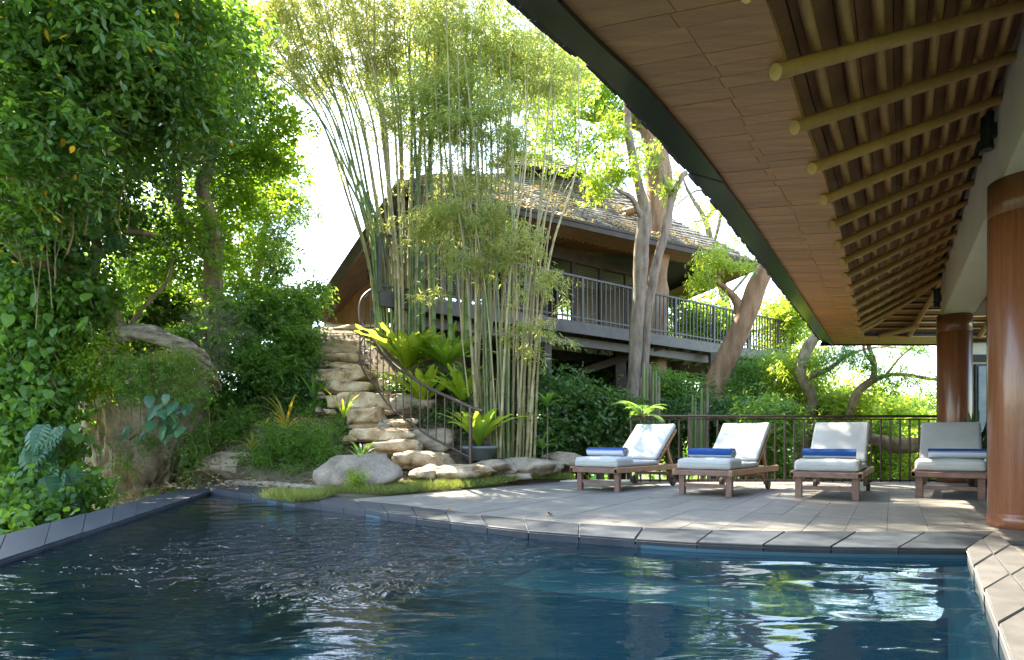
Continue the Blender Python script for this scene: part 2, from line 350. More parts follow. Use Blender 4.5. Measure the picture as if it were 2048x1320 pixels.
def twigs(name, mat, parent, roots, cc, n, r, seed=0, sag=.15):
    """thin branches from the nearest root point to some clump centres"""
    g = random.Random(seed); mb = MB(); roots = [Vector(q) for q in roots]
    for i in range(n):
        c = Vector(cc[g.randrange(len(cc))]); q = min(roots, key=lambda x: (x-c).length+g.random()*.5)
        md = (c+q)/2+Vector((g.uniform(-.15,.15), g.uniform(-.15,.15), g.uniform(0,sag)))*(c-q).length
        pathtube(mb, [(q, r), (md, r*.6), (c, r*.2)], 5, 4)
    return mb.build(name, mat, parent, True, kind='stuff')
# ------------------------------------------------------------------ plan of terrace and pool
U = Vector((.53,.848,0)).normalized(); NN = Vector((U.y,-U.x,0))          # house axis and its perpendicular
inner = [(-4.54,9.12),(-3.57,8.29),(-2.64,7.41),(-1.77,6.66),(-1.22,6.08),(-.62,5.58),(-.06,5.13),(.22,4.92),(.84,4.6),(1.24,4.42),(1.67,4.30),(2.2,4.21),(3.1,4.15)]
outer = [(-5.55,11.2),(-3.9,9.7),(-2.75,8.35),(-2.02,7.6),(-1.28,6.96),(-.65,6.38),(-.11,5.85),(.25,5.6),(.76,5.3),(1.45,5.05),(2.0,4.95),(2.72,4.92),(3.92,4.94)]
r_in = [(3.1,4.15),(2.02,2.54),(1.1,1.2),(-.2,-.7),(-1.5,-2.6)]
r_out = [(3.92,4.94),(2.75,3.02),(1.75,1.55),(.4,-.45),(-.9,-2.6)]
l_in = [(-4.54,9.12),(-3.28,3.9),(-1.9,-1.9),(-1.7,-2.6)]
l_out = [(-5.55,11.2),(-4.13,4.9),(-2.62,-1.9),(-2.4,-2.6)]
WZ = -.055
pool = inner + r_in[1:] + l_in[::-1][:-1]
def inpoly(x, y, P):
    c = False; n = len(P)
    for i in range(n):
        x1, y1 = P[i]; x2, y2 = P[(i+1)%n]
        if (y1 > y) != (y2 > y) and x < (x2-x1)*(y-y1)/(y2-y1)+x1: c = not c
    return c
def smooth2(P, n=4): return [tuple(q) for q in crom(P, n)]
def resample(P, s):
    """points at relative arc length s (0..1) along polyline P"""
    P = np.array(P); d = np.r_[0, np.cumsum(np.linalg.norm(np.diff(P, axis=0), axis=1))]; x = np.array(s)*d[-1]
    return np.stack([np.interp(x, d, P[:,0]), np.interp(x, d, P[:,1])], 1)
# water
wp = []
for P in (smooth2(inner), r_in[1:], l_in[::-1][:-1]): wp += [tuple(map(float, p[:2])) for p in P]
def grow(P, d):
    c = np.array(P); ce = c.mean(0); v = c-ce; return [tuple(x) for x in ce+v*(1+d/np.linalg.norm(v, axis=1, keepdims=True))]
mb = MB(); W_ = grow(wp, .1); n = len(W_); mb.add([(x,y,WZ) for x,y in W_], [tuple(range(n-1,-1,-1))])
mb.build('pool_water', M['water'], kind='structure')
# basin: floor tiles, walls, seat ledge along the terrace side
basin = empty('pool_basin', kind='structure')
mb = MB(); n = len(wp); G_ = grow(wp, .06)
mb.add([(x,y,-1.45) for x,y in G_]+[(x,y,-.03) for x,y in G_], [tuple(range(n-1,-1,-1))]); mb.build('basin_floor', M['pooltile'], basin)
mb = MB(); mb.add([(x,y,-1.45) for x,y in G_]+[(x,y,-.03) for x,y in G_], [(i,(i+1)%n,n+(i+1)%n,n+i) for i in range(n)]); mb.build('basin_wall', M['pooltile'], basin)
# seat ledge blocks follow the curved edge
rs = resample(smooth2(inner), np.linspace(.68, 1, 8)); tg = np.gradient(rs, axis=0); nr = np.stack([tg[:,1], -tg[:,0]], 1); nr /= np.linalg.norm(nr, axis=1, keepdims=True)
for i in range(7):
    a, b_ = rs[i], rs[i+1]; na, nb = nr[i], nr[i+1]; wd = .70
    q = [a, b_, b_+nb*wd, a+na*wd]; ce = sum(q)/4; q = [ce+(p-ce)*.988 for p in q]
    MB().prism(q, -1.44, -.27-.0, 0).build('ledge_tile', M['ledgetile'], basin)
# submerged face along the right side, sunlit paleness put into its tile colour
ri = resample(r_in, np.linspace(0, .9, 9))
for i in range(8):
    a, b_ = ri[i], ri[i+1]; d = (b_-a)/np.linalg.norm(b_-a); nl = np.array([d[1], -d[0]])
    q = [a+d*.004, b_-d*.004, b_+nl*.13-d*.004, a+nl*.13+d*.004]
    MB().prism(q, -1.44, -.10, 0).build('side_ledge_tile', M['ledgetile'], basin)
# coping tiles
def coping(name, I, O, nt, matl, zt=.016, th=.16, part='coping_tile', split=1, seed=1):
    g = random.Random(seed); root = empty(name, kind='structure')
    s = np.linspace(0, 1, nt+1); a = resample(I, s); b = resample(O, s)
    mbg = MB()
    for i in range(nt):
        mbg.add([(a[i][0],a[i][1],zt-.02),(a[i+1][0],a[i+1][1],zt-.02),(b[i+1][0],b[i+1][1],zt-.02),(b[i][0],b[i][1],zt-.02)], [(0,1,2,3)])
        for j in range(split):
            f0, f1 = j/split, (j+1)/split
            q = [a[i]+(b[i]-a[i])*f0, a[i+1]+(b[i+1]-a[i+1])*f0, a[i+1]+(b[i+1]-a[i+1])*f1, a[i]+(b[i]-a[i])*f1]
            ce = sum(q)/4; q = [p+(ce-p)/np.linalg.norm(ce-p)*.008 for p in q]
            z = zt+g.uniform(-.002,.002); q2 = [p+(ce-p)/np.linalg.norm(ce-p)*.007 for p in q]
            m_ = MB(); vs = [(p[0],p[1],z-th) for p in q]+[(p[0],p[1],z-.006) for p in q]+[(p[0],p[1],z) for p in q2]
            fs = [(0,1,5,4),(1,2,6,5),(2,3,7,6),(3,0,4,7),(4,5,9,8),(5,6,10,9),(6,7,11,10),(7,4,8,11),(8,9,10,11)]
            ar = sum(q[k][0]*q[(k+1)%4][1]-q[(k+1)%4][0]*q[k][1] for k in range(4))
            if ar < 0: fs = [tuple(reversed(f)) for f in fs]
            m_.add(vs, fs).build(part, matl, root)
    mbg.build('grout_bed', M['grout_pale'], root)
    return root
coping('terrace_coping', smooth2(inner), smooth2(outer), 21, M['coping'])
coping('side_coping', r_in, r_out, 12, M['coping_light'], split=2, seed=2)
coping('infinity_edge', l_in, l_out, 20, M['coping'], zt=-.012, th=.5, seed=3)
# ------------------------------------------------------------------ terrace tiles
deck = empty('terrace', kind='structure')
midl = [((a[0]+b[0])/2,(a[1]+b[1])/2) for a, b in zip(inner, outer)] + [((a[0]+b[0])/2,(a[1]+b[1])/2) for a, b in zip(r_in[1:], r_out[1:])]
gl_a, gl_b = Vector((-2.35,7.45,0)), Vector((1.0,11.2,0))                # garden side of the terrace
def clip(poly, p, n_):
    """keep the part where (x-p).n >= 0"""
    out = []; m = len(poly)
    for i in range(m):
        a, b = poly[i], poly[(i+1)%m]; da, db = (a-p).dot(n_), (b-p).dot(n_)
        if da >= 0: out.append(a)
        if (da >= 0) != (db >= 0): out.append(a+(b-a)*(da/(da-db)))
    return out
TL, TW = 1.12, .30
org = Vector((3.0,6.0,0)); cnt = 0
gn = (gl_b-gl_a).normalized(); gn = Vector((gn.y,-gn.x,0))
for i in range(-46, 40):
    for j in range(-9, 10):
        c = org + NN*(i+.5)*TW + U*(j+.5+(.5 if i%2 else 0)*0)*TL
        if c.y > 11.9 or c.x > 9.6 or c.y < 1 or c.x < -3.2: continue
        h1, h2 = TW/2-.002, TL/2-.002
        q = [c-NN*h1-U*h2, c+NN*h1-U*h2, c+NN*h1+U*h2, c-NN*h1+U*h2]
        # near part of the boundary line
        def sdist(k):
            a, b = np.array(midl[k]), np.array(midl[k+1]); t = np.clip(np.dot(np.array(c[:2])-a, b-a)/np.dot(b-a, b-a), 0, 1); return float(np.linalg.norm(a+(b-a)*t-np.array(c[:2])))
        best = min(range(len(midl)-1), key=sdist); md_ = sdist(best)
        if inpoly(c.x, c.y, midl+l_in[::-1]) and md_ > .6: continue
        ks = [best] if best >= 11 else [k for k in (best-1, best, best+1) if 0 <= k < 11]
        if md_ < 1.2:
            for k in ks:
                a = Vector((*midl[k],0)); b = Vector((*midl[k+1],0)); d = (b-a).normalized()
                q = clip(q, a, Vector((-d.y, d.x, 0)))
                if len(q) < 3: break
        if len(q) < 3: continue
        q = clip(q, gl_a, gn); 
        if len(q) < 3: continue
        q = clip(q, Vector((0,11.35,0)), Vector((0,-1,0)))
        if len(q) < 3: continue
        z = rnd.uniform(-.0015,.0015); MB().prism([(p.x,p.y) for p in q], -.03, z).build('deck_tile', M['decktile'], deck); cnt += 1
print('tiles', cnt)
slab = [tuple(gl_a[:2]),(.6,11.1),(1.0,11.4),(12,11.4),(12,1)]+[p for p in reversed(midl)][4:]
mb = MB(); mb.prism(slab, -.3, -.012); mb.build('slab', M['grout'], deck)

# ------------------------------------------------------------------ terrain and garden
def ss(a, b, x):
    t = min(max((x-a)/(b-a), 0), 1); return t*t*(3-2*t)
def hg(x, y):
    up = ss(9.8, 15.5, y)*3.45
    left = ss(.9, -1.6, x + (y-11)*.10)
    h = up*left
    h += ss(1.5, -1, x)*ss(9, 11, y)*.12
    if x > -.5: h -= ss(11.6, 15, y)*ss(-.5, 2.5, x)*2.6
    h *= ss(-9.5,-5.4,x)
    h -= ss(-5.2,-7.5,x)*1.6
    return h+.02*noise.noise(Vector((x*1.3,y*1.3,0)))
def hterr(x, y):
    if 0 < 0: pass
    d = math.hypot(x, y)
    base = -2.6 - ss(14, 60, d)*6
    return base + 1.2*noise.noise(Vector((x*.05,y*.05,3)))*ss(14,50,d) + ss(60,160,d)*5.5*(.6+noise.noise(Vector((x*.012,y*.012,1))))
xs = sorted(set([round(v,3) for v in list(np.linspace(-30,30,61))+[-900,-500,-300,-200,-140,-100,-75,-55,-40,40,55,75,100,140,200,300,500,900]]))
mb = MB(); nx = len(xs)
mb.v = [(x,y,hterr(x,y)) for y in xs for x in xs]; mb.f = [(j*nx+i, j*nx+i+1, (j+1)*nx+i+1, (j+1)*nx+i) for j in range(nx-1) for i in range(nx-1)]; mb.m = [0]*len(mb.f)
mb.build('terrain', M['terrain'], smooth=True, kind='structure')
mb = MB(); gx = np.arange(-11, 9.01, .2); gy = np.arange(6.8, 24.01, .2); ok = {}
for j, y in enumerate(gy):
    for i, x in enumerate(gx):
        side = (Vector((x,y,0))-gl_a).dot(gn)
        dpool = min(math.hypot(x-a, y-b) for a, b in smooth2(outer, 3)) if y < 13 else 9
        z = hg(x, y)
        inside = inpoly(x, y, outer+[(9,4.9),(12,11.4),(1,11.3),(-2.3,7.6)][::1]) 
        if side > 0 and y < 11.45: z = -.16
        elif inpoly(x, y, [(-5.55,11.2),*outer[1:4],(-2.0,7.4),(-1.5,4),(-9,2),(-6.2,8),(-6.0,11.2)]): z = -2.4
        elif side > 0: z = min(z, -.16)
        else: z += .035*ss(.0,.5,-side)+.01
        if x < -5.7 and y < 12: z = min(z, -.3)
        ok[(i,j)] = len(mb.v); mb.v.append((x,y,z))
mb.f = [(ok[i,j],ok[i+1,j],ok[i+1,j+1],ok[i,j+1]) for j in range(len(gy)-1) for i in range(len(gx)-1)]; mb.m = [0]*len(mb.f)
mb.build('garden_soil', M['soil'], smooth=True, kind='structure')

# ------------------------------------------------------------------ main house (roof, beam, columns)
ZS = 2.80; ZB = 3.70
house = empty('main_house', label='house with deep timber eave, white beam and round brown columns at the terrace', cat='house')
o_out = smooth2([(-3.9,-2.6),(-1.35,1.0),(-.03,2.83),(.59,3.60),(1.536,4.97),(2.866,7.04),(6.62,12.98)], 8)
s_in = [(-2.6,-2.4),(.1,1.35),(1.166,2.83),(1.835,3.88),(2.326,4.6),(3.147,5.87),(4.51,8.09),(6.0,10.5),(6.95,12.02)]
o_in = [(x+.25, y) for x, y in o_out]; o_in[-1] = (6.87, 12.98)
YF = 12.98
def xon(P, y):
    ys = [p[1] for p in P]; return float(np.interp(y, ys, [p[0] for p in P]))
# boards of the flat eave lining run crosswise
yb = 1.3; k = 0; g = random.Random(4)
def pline(y0, x): return y0 - .30*(1-ss(3.2, 8.5, y0))*(x-xon(o_in, y0))
def pend(y0):
    x = xon(s_in, min(y0, 12.0))
    for _ in range(6): x = xon(s_in, min(pline(y0, x), 12.0))+.02
    return x
while yb < YF-.06:
    bw = .102; y2 = yb+bw; L0_, L1_ = xon(o_in, yb), xon(o_in, min(y2, YF))
    R0_, R1_ = (pend(yb), pend(y2)) if yb < 11.95 else (13., 13.)
    fr_ = [0, (.52 if k%2 == 0 else .50+.05*math.sin(k*.35)), 1] if yb < 11.95 else [0, .17+.04*(k%2), .42, .7, 1]
    for f0, f1 in zip(fr_[:-1], fr_[1:]):
        z = ZS+g.uniform(-.002,.002); e = .002
        q = [(L0_+(R0_-L0_)*f0+e, yb, e), (L0_+(R0_-L0_)*f1-e, yb, e), (L1_+(R1_-L1_)*f1-e, y2, -e), (L1_+(R1_-L1_)*f0+e, y2, -e)]
        MB().prism([(x, pline(y, x)+d_) for x, y, d_ in q], z, z+.02).build('soffit_plank', M['soffit'], house)
    yb += bw; k += 1
print('planks rows', k)
# backing above the planks
mb = MB(); P1 = [(x-.02,y) for x,y in o_in if y > .8]; P2 = [(x+.0,y) for x,y in s_in if y > 1]
mb.prism(P1+[(13,12.98),(13,12.0)]+P2[::-1], ZS+.03, ZS+.05); mb.build('soffit_backing', M['house_dark'], house)
# dark metal gutter: two lengths, tilted underside
def strip(pts, i0, i1, off0, z0, off1, z1, th, name, mt):
    m_ = MB(); q = pts[i0:i1+1]; vs = []
    for x, y in q: vs += [(x+off0,y,z0),(x+off1,y,z1),(x+off1,y,z1+th),(x+off0,y,z0+th)]
    fs = []
    for i in range(len(q)-1):
        b = i*4
        for a, c in ((0,1),(1,2),(2,3),(3,0)): fs.append((b+a,b+c,b+4+c,b+4+a))
    fs += [(0,1,2,3)[::-1], tuple(len(vs)-4+i for i in range(4))]
    m_.add(vs, fs); return m_.build(name, mt, house)
no = len(o_out)
i5 = min(range(no), key=lambda i: abs(o_out[i][1]-4.75))
strip(o_out, 0, i5, .265, ZS-.03, 0, ZS+.045, .07, 'gutter', M['fascia']); strip(o_out, i5, no-1, .258, ZS-.034, 0, ZS+.04, .07, 'gutter', M['fascia'])
m_ = MB(); m_.box((9.85,12.99,ZS+.01), (6.5,.05,.07)); m_.build('gutter', M['fascia'], house)
# slate edge beyond the gutter
mb = MB(); P = resample(o_out, np.linspace(0, 1, 150)); g = random.Random(8)
for a, b in zip(P[:-1], P[1:]):
    d = (b-a)/np.linalg.norm(b-a); nl = np.array([-d[1], d[0]]); ex = .055+g.uniform(-.012,.018)
    q = [a-nl*.02+d*.004, b-nl*.02-d*.004, b+nl*ex-d*.004, a+nl*ex+d*.004]; z = ZS+.085+g.uniform(0,.008)
    mb.prism(q, z, z+.02); mb.prism([p+nl*-.03 for p in q], z-.022, z-.002)
mb.build('slate_edge', M['slate_edge'], house, kind='stuff')
# roof skin above the eave, rising to the ridge
mb = MB(); q = [o_out[i] for i in range(0, no, 3)]+[o_out[-1]]
vs = [(x-.02,y,ZS+.12) for x,y in q]+[(x+5.5,y-2.2,ZS+4.2) for x,y in q]; n = len(q)
mb.add(vs, [(i,i+1,n+i+1,n+i) for i in range(n-1)]); mb.add([(6.6,13.05,ZS+.12),(14,13.05,ZS+.12),(14,9.5,ZS+4.2),(12.1,10.78,ZS+4.2)], [(0,1,2,3)])
mb.build('roof_slope', M['shingle'], house)
# poles, purlins and boards of the sloping part
def cR(yl):   # pole: foot on the lining edge, head on the beam
    xl = xon(s_in, yl); f = ss(2, 10, yl)
    yr = yl+.80*(1-f)+.62*f
    return Vector((xl-.05, yl-.02, ZS-.045)), Vector((4.03+.618*(yr-4.93)+.02, yr, ZB+.02))
yl = -.2; feet = []
while yl < 10.6:
    feet.append(yl); yl += .588
for yl in feet:
    a, b = cR(yl)
    MB().tube([a, a+(b-a)*.5, b], [.043,.041,.04], 12).build('roof_pole', M['pole'], house, True)
hipA, hipB = Vector((xon(s_in, 11.9)-.05, 12.1, ZS+.0)), Vector((7.86,11.0,ZB+.03))
MB().tube([hipA, hipB], .043, 12).build('hip_pole', M['pole'], house, True)
for f in (.33,.68):
    a, b = cR(10.6+ .5*f*1.6); t_ = hipA+(hipB-hipA)*(1-f)
    MB().tube([a+Vector((.02,.05,0)), t_], .042, 10).build('roof_pole', M['pole'], house, True)
NP = 9
for i in range(NP):
    f = (i+.12)/NP; pts = []
    for yl in [-.6]+feet[1:]+[10.9]:
        a, b = cR(yl); p = a+(b-a)*f; pts.append(p+Vector((0,0,.085)))
    MB().tube(pts, .031, 8).build('purlin', M['pole'], house, True)
NB_ = 15
for j in range(NB_):
    m_ = MB(); ys = [-.6, 1.2]+[y for y in feet if y > 1.6]+[10.9, 11.4]; f0, f1 = (j+.03)/NB_, (j+.97)/NB_
    vs = []; 
    for yl in ys:
        a, b = cR(yl); a = a+Vector((0,0,.15)); b = b+Vector((0,0,.15)); vs += [a+(b-a)*f0+Vector((0,0,0.)), a+(b-a)*f1+Vector((0,0,-.006))]
    m_.add(vs, [(2*i,2*i+1,2*i+3,2*i+2) for i in range(len(ys)-1)]).build('ceiling_board', M['underboard'], house)
mb = MB(); vs = []
for yl in [-.6, 1.2]+[y for y in feet if y > 1.6]+[10.9, 11.4]:
    a, b = cR(yl); vs += [a+Vector((-.06,0,.20)), b+Vector((.1,0,.20))]
mb.add(vs, [(2*i,2*i+1,2*i+3,2*i+2) for i in range(len(vs)//2-1)]).build('ceiling_backing', M['house_dark'], house)
mb = MB(); q = [(x-.01,y) for x,y in smooth2(s_in, 4)]
vs = [(x,y,z) for x,y in q for z in (ZS+.004,ZS+.20)]; mb.add(vs, [(2*i,2*i+1,2*i+3,2*i+2) for i in range(len(q)-1)]).build('edge_board', M['underboard'], house)
# far hip slope: boards and poles running away
for j in range(10):
    f0, f1 = j/10+.006, (j+1)/10-.006; A0 = Vector((6.5,12.05,ZS+.09)); B0 = Vector((7.3,10.9,ZB+.14)); A1 = Vector((13,12.05,ZS+.09)); B1 = Vector((13,10.9,ZB+.14))
    m_ = MB(); m_.add([A0+(B0-A0)*f0, A1+(B1-A1)*f0, A1+(B1-A1)*f1-Vector((0,0,.02)), A0+(B0-A0)*f1-Vector((0,0,.02))], [(0,1,2,3)])
    m_.build('hip_board', M['underboard'], house)
    if j < 9: MB().tube([A0+(B0-A0)*f1-Vector((0,0,.03)), A1+(B1-A1)*f1-Vector((0,0,.03))], .018, 6).build('hip_batten', M['pole'], house, True)
mb = MB(); mb.add([(6.4,12.1,ZS+.11),(13,12.1,ZS+.11),(13,10.8,ZB+.2),(7.2,10.8,ZB+.2)], [(0,1,2,3)]).build('hip_backing', M['house_dark'], house)
for px in (1762, 1820, 1962):
    x = (px-CX)*11.95/FL; MB().tube([(x,12.0,ZS+.0),(x+(.6 if px < 1800 else 0),11.75 if px < 1800 else 11.0,ZS+.16 if px < 1800 else ZB+.02)], .048, 10).build('roof_pole', M['pole'], house, True)
# beam over the columns
bl = lambda t: Vector((4.03+.618*t, 4.93+t, 0))
a, b = bl(-7.5), bl(6.35); off = NN*.46
mb = MB(); mb.prism([tuple(a[:2]), tuple((a+off)[:2]), tuple((b+off)[:2]), tuple(b[:2])], 2.99, ZB+.55); mb.build('beam', M['plaster'], house)
# columns
for c in ((4.43,5.24),(7.93,10.9)):
    r = .265; m_ = MB(); m_.lathe((c[0],c[1],0), [(r+.006,.0),(r+.006,.11),(r-.004,.118),(r,.126),(r,2.68),(r-.005,2.686),(r-.005,2.696),(r,2.70),(r,2.99)], 48)
    m_.build('column', M['column'], house, True)
# rooms behind: timber ceiling, back wall, floor strip
w0 = Vector((5.1,4.9,0)); lin = lambda t, o_: bl(t)+NN*o_
q = [lin(-7.5,.47), lin(-7.5,6), lin(6.3,6), lin(6.3,.47)]
nb = 26
for i in range(nb):
    f0, f1 = i/nb, (i+1)/nb; a0 = q[0]+(q[1]-q[0])*f0+NN*.003; a1 = q[0]+(q[1]-q[0])*f1-NN*.003; b0 = q[3]+(q[2]-q[3])*f0+NN*.003; b1 = q[3]+(q[2]-q[3])*f1-NN*.003
    MB().prism([tuple(v[:2]) for v in (a0,a1,b1,b0)], 3.0, 3.02).build('room_ceiling_board', M['orange_wood'], house)
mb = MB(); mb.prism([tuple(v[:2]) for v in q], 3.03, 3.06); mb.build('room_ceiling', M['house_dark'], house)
mb = MB(); mb.box((12.2,12.4,1.45), (6.0,.12,2.9)); mb.build('back_wall', M['plaster'], house)
mb = MB(); mb.box((11.8,12.32,2.42), (5.0,.05,.14)); mb.box((11.8,12.32,2.86), (5.0,.06,.24)); mb.build('wall_rail', M['house_dark'], house)
mb = MB(); e0, e1 = lin(-7.5,5.4), lin(6.3,5.4); mb.beam(e0+Vector((0,0,1.5)), e1+Vector((0,0,1.5)), .12, 3.0); mb.build('room_wall', M['plaster'], house)
# sliding glass door
dr = empty('glass_door'); dr.parent = house
A, B = lin(1.6,.58), lin(5.35,.58)
for p in (A, B): MB().beam(p+Vector((0,0,.02)), p+Vector((0,0,2.98)), .07, .06, up=U).build('door_frame', M['lamp'], dr)
MB().beam(A+Vector((0,0,2.95)), B+Vector((0,0,2.95)), .06, .07).build('door_frame', M['lamp'], dr)
MB().beam(A+Vector((0,0,.05)), B+Vector((0,0,.05)), .06, .09).build('door_frame', M['lamp'], dr)
MB().beam((A+(B-A)*.5)+Vector((0,0,.1)), (A+(B-A)*.5)+Vector((0,0,2.9)), .05, .05, up=U).build('door_frame', M['lamp'], dr)
for f0, f1 in ((.01,.49),(.51,.99)):
    a, b = A+(B-A)*f0, A+(B-A)*f1; MB().beam(a+Vector((0,0,1.5)), b+Vector((0,0,1.5)), .012, 2.8).build('pane', M['glass'], dr)
# picture inside
pc = empty('framed_picture', (9.7,12.28,.8), label='tall blue and white framed picture on the white wall behind the far column', cat='picture')
m_ = MB(); m_.box((9.72,12.3,1.55),(.72,.05,1.5)); m_.build('frame', M['lamp'], pc)
m_ = MB(); m_.box((9.72,12.27,1.55),(.62,.03,1.4)); m_.build('print', M['art'], pc)
# wall lights on the beam
def wall_light(px, py, t, lab):
    p = bl(t)-NN*.07; z = CZ-(py-HY)*p.y/FL; r = empty('wall_light', (p.x,p.y,z), label=lab, cat='wall light', group='up and down lights on the white beam')
    m_ = MB(); m_.tube([p+Vector((0,0,z-.16)), p+Vector((0,0,z+.16))], .05, 14); m_.tube([p+Vector((0,0,z-.165)), p+Vector((0,0,z-.14))], .054, 14); m_.tube([p+Vector((0,0,z+.14)), p+Vector((0,0,z+.165))], .054, 14); m_.build('lamp_tube', M['lamp'], r, True)
    m_ = MB(); m_.beam(p+NN*.03+Vector((0,0,z)), p+NN*.072+Vector((0,0,z)), .07, .12); m_.build('bracket', M['lamp'], r)
wall_light(1996,264,.55,'dark tubular wall light high on the white beam beside the nearest column')
wall_light(1881,597,6.2,'small dark wall light on the end of the white beam above the far column')
# ------------------------------------------------------------------ terrace railing
rl = empty('terrace_railing', (2,11.05,0), label='brown metal balustrade with round balusters along the back of the terrace', cat='railing')
RY = 11.05; x0, x1 = (1262-CX)*RY/FL, 7.75
MB().beam((x0,RY,1.19),(x1,RY,1.19), .075,.045, ch=.012).build('top_rail', M['rail'], rl)
MB().beam((x0,RY,1.135),(x1,RY,1.135), .035,.02).build('upper_bar', M['rail'], rl)
MB().beam((x0,RY,.03),(x1,RY,.03), .035,.03).build('bottom_bar', M['rail'], rl)
nb = int((x1-x0)/.172)
for i in range(nb+1):
    x = x0+(x1-x0)*i/nb
    MB().tube([(x,RY,.0),(x,RY,.045),(x,RY,1.13)], [.0185,.0175,.0175], 8).build('baluster', M['rail'], rl, True)
# curb under the railing
MB().box((6.2,11.2,-.08),(11.0,.3,.2)).build('terrace_kerb', M['plaster'], kind='structure')

# ------------------------------------------------------------------ sun loungers
def pad(size, r=.03, puff=.012, seed=0):
    bm = bmesh.new(); bmesh.ops.create_cube(bm, size=1); bmesh.ops.scale(bm, vec=size, verts=bm.verts)
    bmesh.ops.bevel(bm, geom=bm.edges[:], offset=r, segments=3, affect='EDGES', profile=.6)
    bmesh.ops.subdivide_edges(bm, edges=[e for e in bm.edges if e.calc_length() > .12], cuts=7, use_grid_fill=True)
    for v in bm.verts:
        fx = 1-(2*v.co.x/size[0])**2; fy = 1-(2*v.co.y/size[1])**2
        v.co.z += math.copysign(puff, v.co.z)*max(fx,0)*max(fy,0)+.009*noise.noise(v.co*6+Vector((seed,0,0)))+.004*noise.noise(v.co*17)
    me = bpy.data.meshes.new('pad'); bm.to_mesh(me); bm.free(); me.polygons.foreach_set('use_smooth', [True]*len(me.polygons)); return me
BA = R(43)
def make_lounger():
    r = empty('sun_lounger'); tk, tr_ = M['teak'], M['teak_shade']
    for s in (-1,1):
        MB().beam((s*.345,-.04,.325),(s*.345,1.98,.325), .038,.085, ch=.006).build('side_rail', tk, r)
        MB().beam((s*.29,.10,0),(s*.29,.10,.285), .075,.06, up=(0,1,0), ch=.006).build('leg', tr_, r)
        lg = MB().beam((s*.285,1.62,.07),(s*.285,1.62,.30), .05,.05, up=(0,1,0), ch=.005).build('leg', tr_, r)
        wh = MB().tube([(s*.315-.02,1.62,.075),(s*.315+.02,1.62,.075)], .075, 20).build('wheel', M['rubber'], r)
        MB().tube([(s*.315-.026,1.62,.075),(s*.315+.026,1.62,.075)], .025, 10).build('hub', tr_, wh)
    MB().beam((-.36,-.02,.315),(.36,-.02,.315), .04,.07, ch=.006).build('end_rail', tr_, r)
    MB().beam((-.36,1.95,.315),(.36,1.95,.315), .04,.07, ch=.006).build('end_rail', tr_, r)
    MB().beam((-.27,.10,.135),(.27,.10,.135), .03,.05).build('stretcher', tr_, r)
    MB().beam((-.27,1.62,.2),(.27,1.62,.2), .03,.05).build('stretcher', tr_, r)
    for i in range(13):
        MB().box((0,.05+i*.088,.355),(.66,.062,.016)).build('slat', tr_, r)
    bk = empty('backrest'); bk.parent = r
    h = Vector((0,1.12,.37)); d = Vector((0,math.cos(BA),math.sin(BA))); up = Vector((0,-math.sin(BA),math.cos(BA)))
    for s in (-1,1): MB().beam(h+Vector((s*.30,0,0)), h+Vector((s*.30,0,0))+d*.84, .035,.05, up=up, ch=.005).build('stile', tk, bk)
    for i in range(9):
        c = h+d*(.05+i*.094)+up*.036
        MB().beam(c-Vector((.335,0,0)), c+Vector((.335,0,0)), .065,.02, up=up, ch=.004).build('slat', tk, bk)
    for s in (-1,1): MB().beam(h+Vector((s*.26,0,0))+d*.52, Vector((s*.26,1.72,.33)), .03,.035).build('prop', tk, bk)
    return r
def make_cushion():
    r = empty('lounger_cushion'); cm = M['cushion']
    def p(name, size, loc, rx, seed):
        me = pad(size, min(.055, size[2]*.42), .012, seed); me.materials.append(cm); o = link(name, me, r, False); o.location = loc; o.rotation_euler = (rx,0,0); return o
    p('seat_pad', (.66,1.16,.075), (0,.60,.408), 0, 1)
    p('folded_end', (.665,.44,.15), (0,.235,.443), 0, 2)
    d = Vector((0,math.cos(BA),math.sin(BA))); up = Vector((0,-math.sin(BA),math.cos(BA)))
    c = Vector((0,1.12,.37))+d*.47+up*.088
    p('back_pad', (.645,.84,.075), c, BA, 3)
    m_ = MB()
    for z, y0, y1 in ((.408,.02,1.18),): 
        for s in (-1,1): m_.tube([(s*.331,y0+.03,z),(s*.331,y1-.04,z)], .004, 5)
    for s in (-1,1):
        e = Vector((s*.324,0,0)); m_.tube([c+e-d*.40, c+e+d*.40], .004, 5)
    m_.tube([(-.30,.012,.45),(.30,.012,.45)], .004, 5)
    m_.build('piping', cm, r)
    return r
